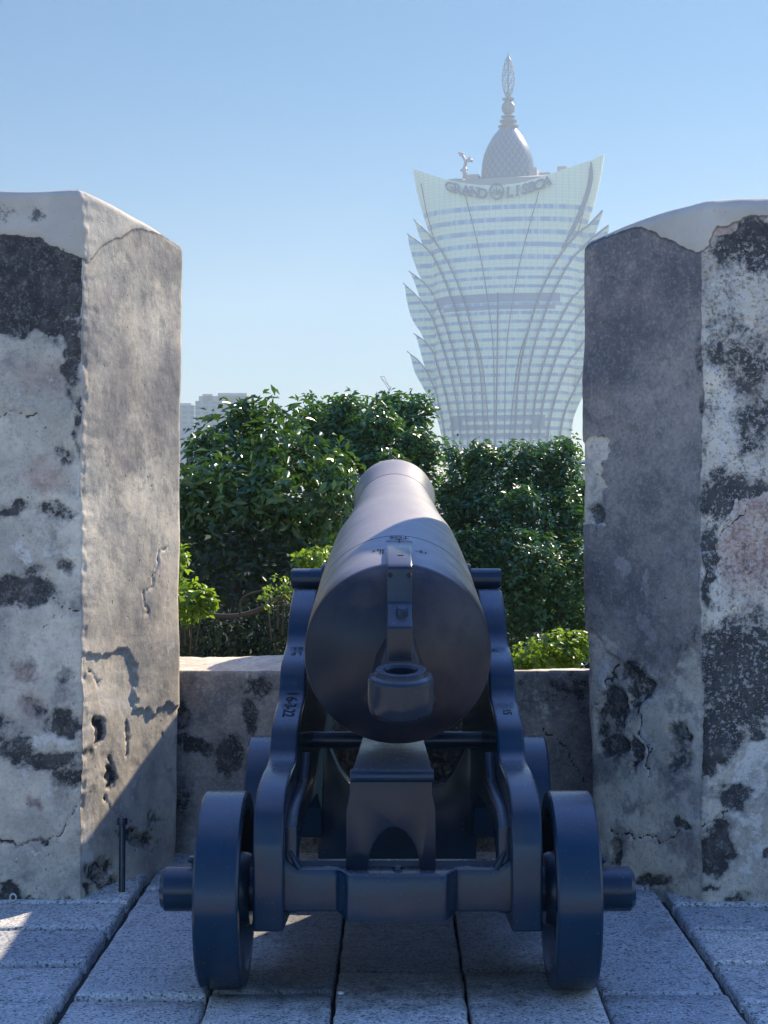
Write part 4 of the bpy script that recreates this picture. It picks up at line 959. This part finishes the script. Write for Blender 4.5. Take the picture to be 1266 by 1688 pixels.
for t in np.linspace(.12, .9, 7): tube(bm, [(.5+sr(t)*math.cos(a), sr(t)*math.sin(a), tz(162)+50+70*PX*t) for a in np.linspace(0, 2*math.pi, 21)], .12, 4)
link('lattice', bm_mesh('lattice', bm), M_spire, spire, True)
# roof boxes
for x0, x1, y0, y1, vv in ((868, 888, 300, 283, 6), (884, 906, 303, 284, -4), (770, 792, 306, 289, 6), (922, 938, 300, 285, 8), (716, 736, 304, 296, 8)):
    bm = bmesh.new(); u0, u1 = (x0-836)*PX, (x1-836)*PX
    vs = [bm.verts.new(TW(u, v, 50+z)) for z in (tz(y0+12), tz(y1)) for u, v in ((u0, vv), (u1, vv), (u1, vv-8), (u0, vv-8))]
    for f in ((0, 3, 2, 1), (4, 5, 6, 7), (0, 1, 5, 4), (1, 2, 6, 5), (2, 3, 7, 6), (3, 0, 4, 7)): bm.faces.new([vs[i] for i in f])
    link('roof_house', bm_mesh('roof_house', bm, .2, 1), M_stone, tower)
# window cleaning crane standing on the roof: a thing of its own
crane = empty('roof_crane', (TX, TY, tz(303))); tag(crane, 'pinkish folded maintenance crane standing on the tower roof beside the dome', 'crane')
M_cr = mat_plain('crane_paint', (.42, .26, .26), .6)
def cx_(px, py): return Vector(((px-836)*PX, -6, (303-py)*PX))
for nm, pts, r in (('mast', [(765, 303), (765, 280)], 1.0), ('arm', [(765, 281), (767, 272), (762, 262), (757, 259)], .7), ('arm', [(765, 273), (770, 269), (778, 270)], .8), ('jib', [(754, 257), (764, 258)], .35), ('arm', [(758, 286), (770, 284)], .6), ('jib', [(770, 268), (774, 264)], .5)):
    bm = bmesh.new(); tube(bm, [cx_(*p) for p in pts], r, 6); link(nm, bm_mesh(nm, bm), M_cr, crane, True)
# sign along the curved roof edge
M_sign = mat_plain('sign_letters', (.07, .10, .18), .5, .2)
sign = empty('sign_letters', (TX, TY, -50)); tag(sign, 'curved roof sign of raised capital letters with a round emblem across the tower front', 'sign')
def on_arc(me, name, py0, off=1.6):
    for v in me.vertices:
        u, zz, dd = v.co.x, v.co.y, v.co.z; py = py0(u/PX) - zz/PX
        v.co = TW(u, shellv(u/PX, py, off)+dd, 50+tz(py))
    me.update(); link(name, me, M_sign, sign)
arcy = lambda u: interp(u, [-100, -85, -60, -30, 0, 30, 60, 75, 90], [311, 316, 324, 331, 333, 329, 321, 315, 307])
def serif(me, sz): return me
def letters(word, ua, ub):
    for i, ch in enumerate(word):
        u = ua + (ub-ua)*i/(len(word)-1); me = text_mesh(ch, 6.4, .5, .10, 4)
        mn = min(v.co.x for v in me.vertices); mxx = max(v.co.x for v in me.vertices)
        for v in me.vertices: v.co.x = (v.co.x-(mn+mxx)/2)*1.05 + u*PX
        # slim serifs at the feet and heads
        bm = bmesh.new(); bm.from_mesh(me)
        lo = min(v.co.y for v in bm.verts); hi = max(v.co.y for v in bm.verts)
        if ch in 'RANILD':
            for fx in ({'I': (0,), 'L': (-.8,), 'D': (-.8,)}.get(ch, (-1.15, 1.15))):
                fx = fx*1.15; box(bm, u*PX+fx-.8, u*PX+fx+.8, lo-.05, lo+.32, -.5, .5)
        if ch in 'NILDR':
            for fx in ({'I': (0,), 'N': (-1.15, 1.15)}.get(ch, (-.8,))):
                fx = fx*1.15; box(bm, u*PX+fx-.8, u*PX+fx+.8, hi-.32, hi+.05, -.5, .5)
        bm.to_mesh(me); bm.free()
        on_arc(me, 'letter', arcy)
letters('GRAND', -86, -30); letters('LISBOA', 15, 73)
bm = bmesh.new()
cz = 5*.0
def ring2(r0, r1, cxx=-7*PX, cyy=1.2):
    A = [[bm.verts.new((cxx+r*math.cos(a), cyy+r*1.12*math.sin(a), d)) for a in np.linspace(0, 2*math.pi, 33)[:-1]] for r, d in ((r0, .5), (r1, .5), (r1, -.5), (r0, -.5))]
    for k in range(4):
        for i in range(32): bm.faces.new((A[k][i], A[k][(i+1) % 32], A[(k+1) % 4][(i+1) % 32], A[(k+1) % 4][i]))
ring2(2.75, 3.35)
for (x, y, hw, hh, rt) in ((0, .3, .42, 1.9, 0), (-.95, -.1, .34, 1.6, .5), (.95, -.1, .34, 1.6, -.5), (-1.5, -.9, .28, 1.1, 1.0), (1.5, -.9, .28, 1.1, -1.0)):
    pts = [(0, hh), (hw, .2*hh), (0, -hh), (-hw, .2*hh)]; c_, s_ = math.cos(rt), math.sin(rt)
    prism(bm, [(-7*PX+x+a*c_-b*s_, 1.2+y+a*s_+b*c_) for a, b in pts], 'z', -.5, .5)
me = bm_mesh('emblem', bm); on_arc(me, 'emblem', arcy)

# small cupola at the foot of the tower
cup = empty('cupola', (*at(781, 745, 420)[:2], at(781, 745, 420)[2]-8)); tag(cup, 'small pale onion shaped cupola peeping over the trees at the foot of the tower', 'dome')
bm = bmesh.new(); lathe(bm, [(1.5, -2), (1.5, 7.0), (1.7, 7.6), (1.5, 8.6), (.9, 9.4), (.3, 10), (.1, 10.5), (.05, 11.6), (0, 11.7)], Matrix(), 24); link('cupola_shell', bm_mesh('cupola_shell', bm), M_stone, cup, 40)

# ================================================================ far city
def mat_block(name, a, b, fh, wx):
    n = N(name); x, y, z = n.sep(); fz = n.ma('FRACT', n.ma('DIVIDE', z, fh)); fx = n.ma('FRACT', n.ma('DIVIDE', x, wx))
    win = n.ma('MULTIPLY', n.step(fz, .35, .4), n.step(n.ma('ABSOLUTE', n.ma('SUBTRACT', fx, .5)), .18, .22))
    return n.fin(n.mix(win, a, b), .6)
def tower_block(label, px0, px1, pyt, d, mat, steps, group='far apartment towers'):
    x0, x1 = (px0-VX)/F*d, (px1-VX)/F*d; zt = CH+(VY-pyt)/F*d; t = empty('apartment_tower', ((x0+x1)/2, d, -50)); tag(t, label, 'building', group)
    hw = (x1-x0)/2; h = zt+50; bm = bmesh.new(); box(bm, -hw, hw, 0, 22, 0, h); link('wall', bm_mesh('wall', bm), mat, t)
    for (a, b, dh) in steps:
        bm = bmesh.new(); box(bm, -hw+2*hw*a, -hw+2*hw*b, 3, 19, h, h+dh); link('roof_house', bm_mesh('roof_house', bm), M_stone, t)
    for k in range(min(12, int(h/6.4))):
        for a, b in ((-.86, -.05), (.1, .92)):
            bm = bmesh.new(); box(bm, hw*a, hw*b, -1.4, -.05, h-4-6.4*k, h-2.9-6.4*k); link('balcony', bm_mesh('balcony', bm), mat, t)
MB = mat_block('far_block_wall', (.08, .12, .19), (.02, .04, .08), 3.2, 5.0)
tower_block('far pale apartment tower with a stepped roof just over the trees', 322, 412, 661, 900, MB, ((.05, .97, 3.2), (.12, .3, 4.4), (.4, .93, 5.0)))
tower_block('far low grey apartment tower touching the sunlit merlon edge', 262, 320, 668, 940, MB, ((.1, .9, 1.5),))
tower_block('low pale flat-roofed building peeping between the ficus and the shaded merlon', 930, 1010, 790, 420, mat_block('low_block_wall', (.55, .56, .58), (.35, .38, .42), 3.5, 4), ((.0, 1, .6),), None)
tower_block('grey building standing behind the flat-roofed one beside the shaded merlon', 950, 1040, 762, 600, MB, ((.0, .6, 1.0),), None)
# construction crane far behind the trees
cr = empty('tower_crane', (*at(640, 700, 900)[:2], -50)); tag(cr, 'thin luffing construction crane far behind the highest tree', 'crane')
ox, oz = at(640, 700, 900)[0], -50
def q(px, py): p = at(px, py, 900); return Vector((p[0]-ox, 0, p[2]-oz))
for nm, pts in (('mast', [(641, 700), (641, 640)]), ('jib', [(643, 645), (627, 621)]), ('jib', [(645, 644), (633, 620)]), ('tie', [(641, 636), (627, 621)]), ('tie', [(633, 620), (627, 621)]), ('mast', [(641, 645), (645, 637)])):
    bm = bmesh.new(); pp = [q(*p) for p in pts]
    if nm == 'mast' and pts[0][1] == 700: pp[0].z = 0
    tube(bm, pp, .22 if nm != 'mast' else .35, 5); link(nm, bm_mesh(nm, bm), M_cr, cr, True)

# ================================================================ haze
bm = bmesh.new(); box(bm, -1500, 1500, -400, 1700, -51.5, 240)
hz = N('haze_air'); hz.t.nodes.remove(hz.b)
pv = hz.nd('ShaderNodeVolumePrincipled'); pv.inputs['Density'].default_value = .00050; pv.inputs['Color'].default_value = (.72, .90, .99, 1); pv.inputs['Anisotropy'].default_value = .2
hz.L(pv.outputs[0], hz.out.inputs['Volume'])
h = link('haze', bm_mesh('haze', bm), hz.m); tag(h, kind='stuff')
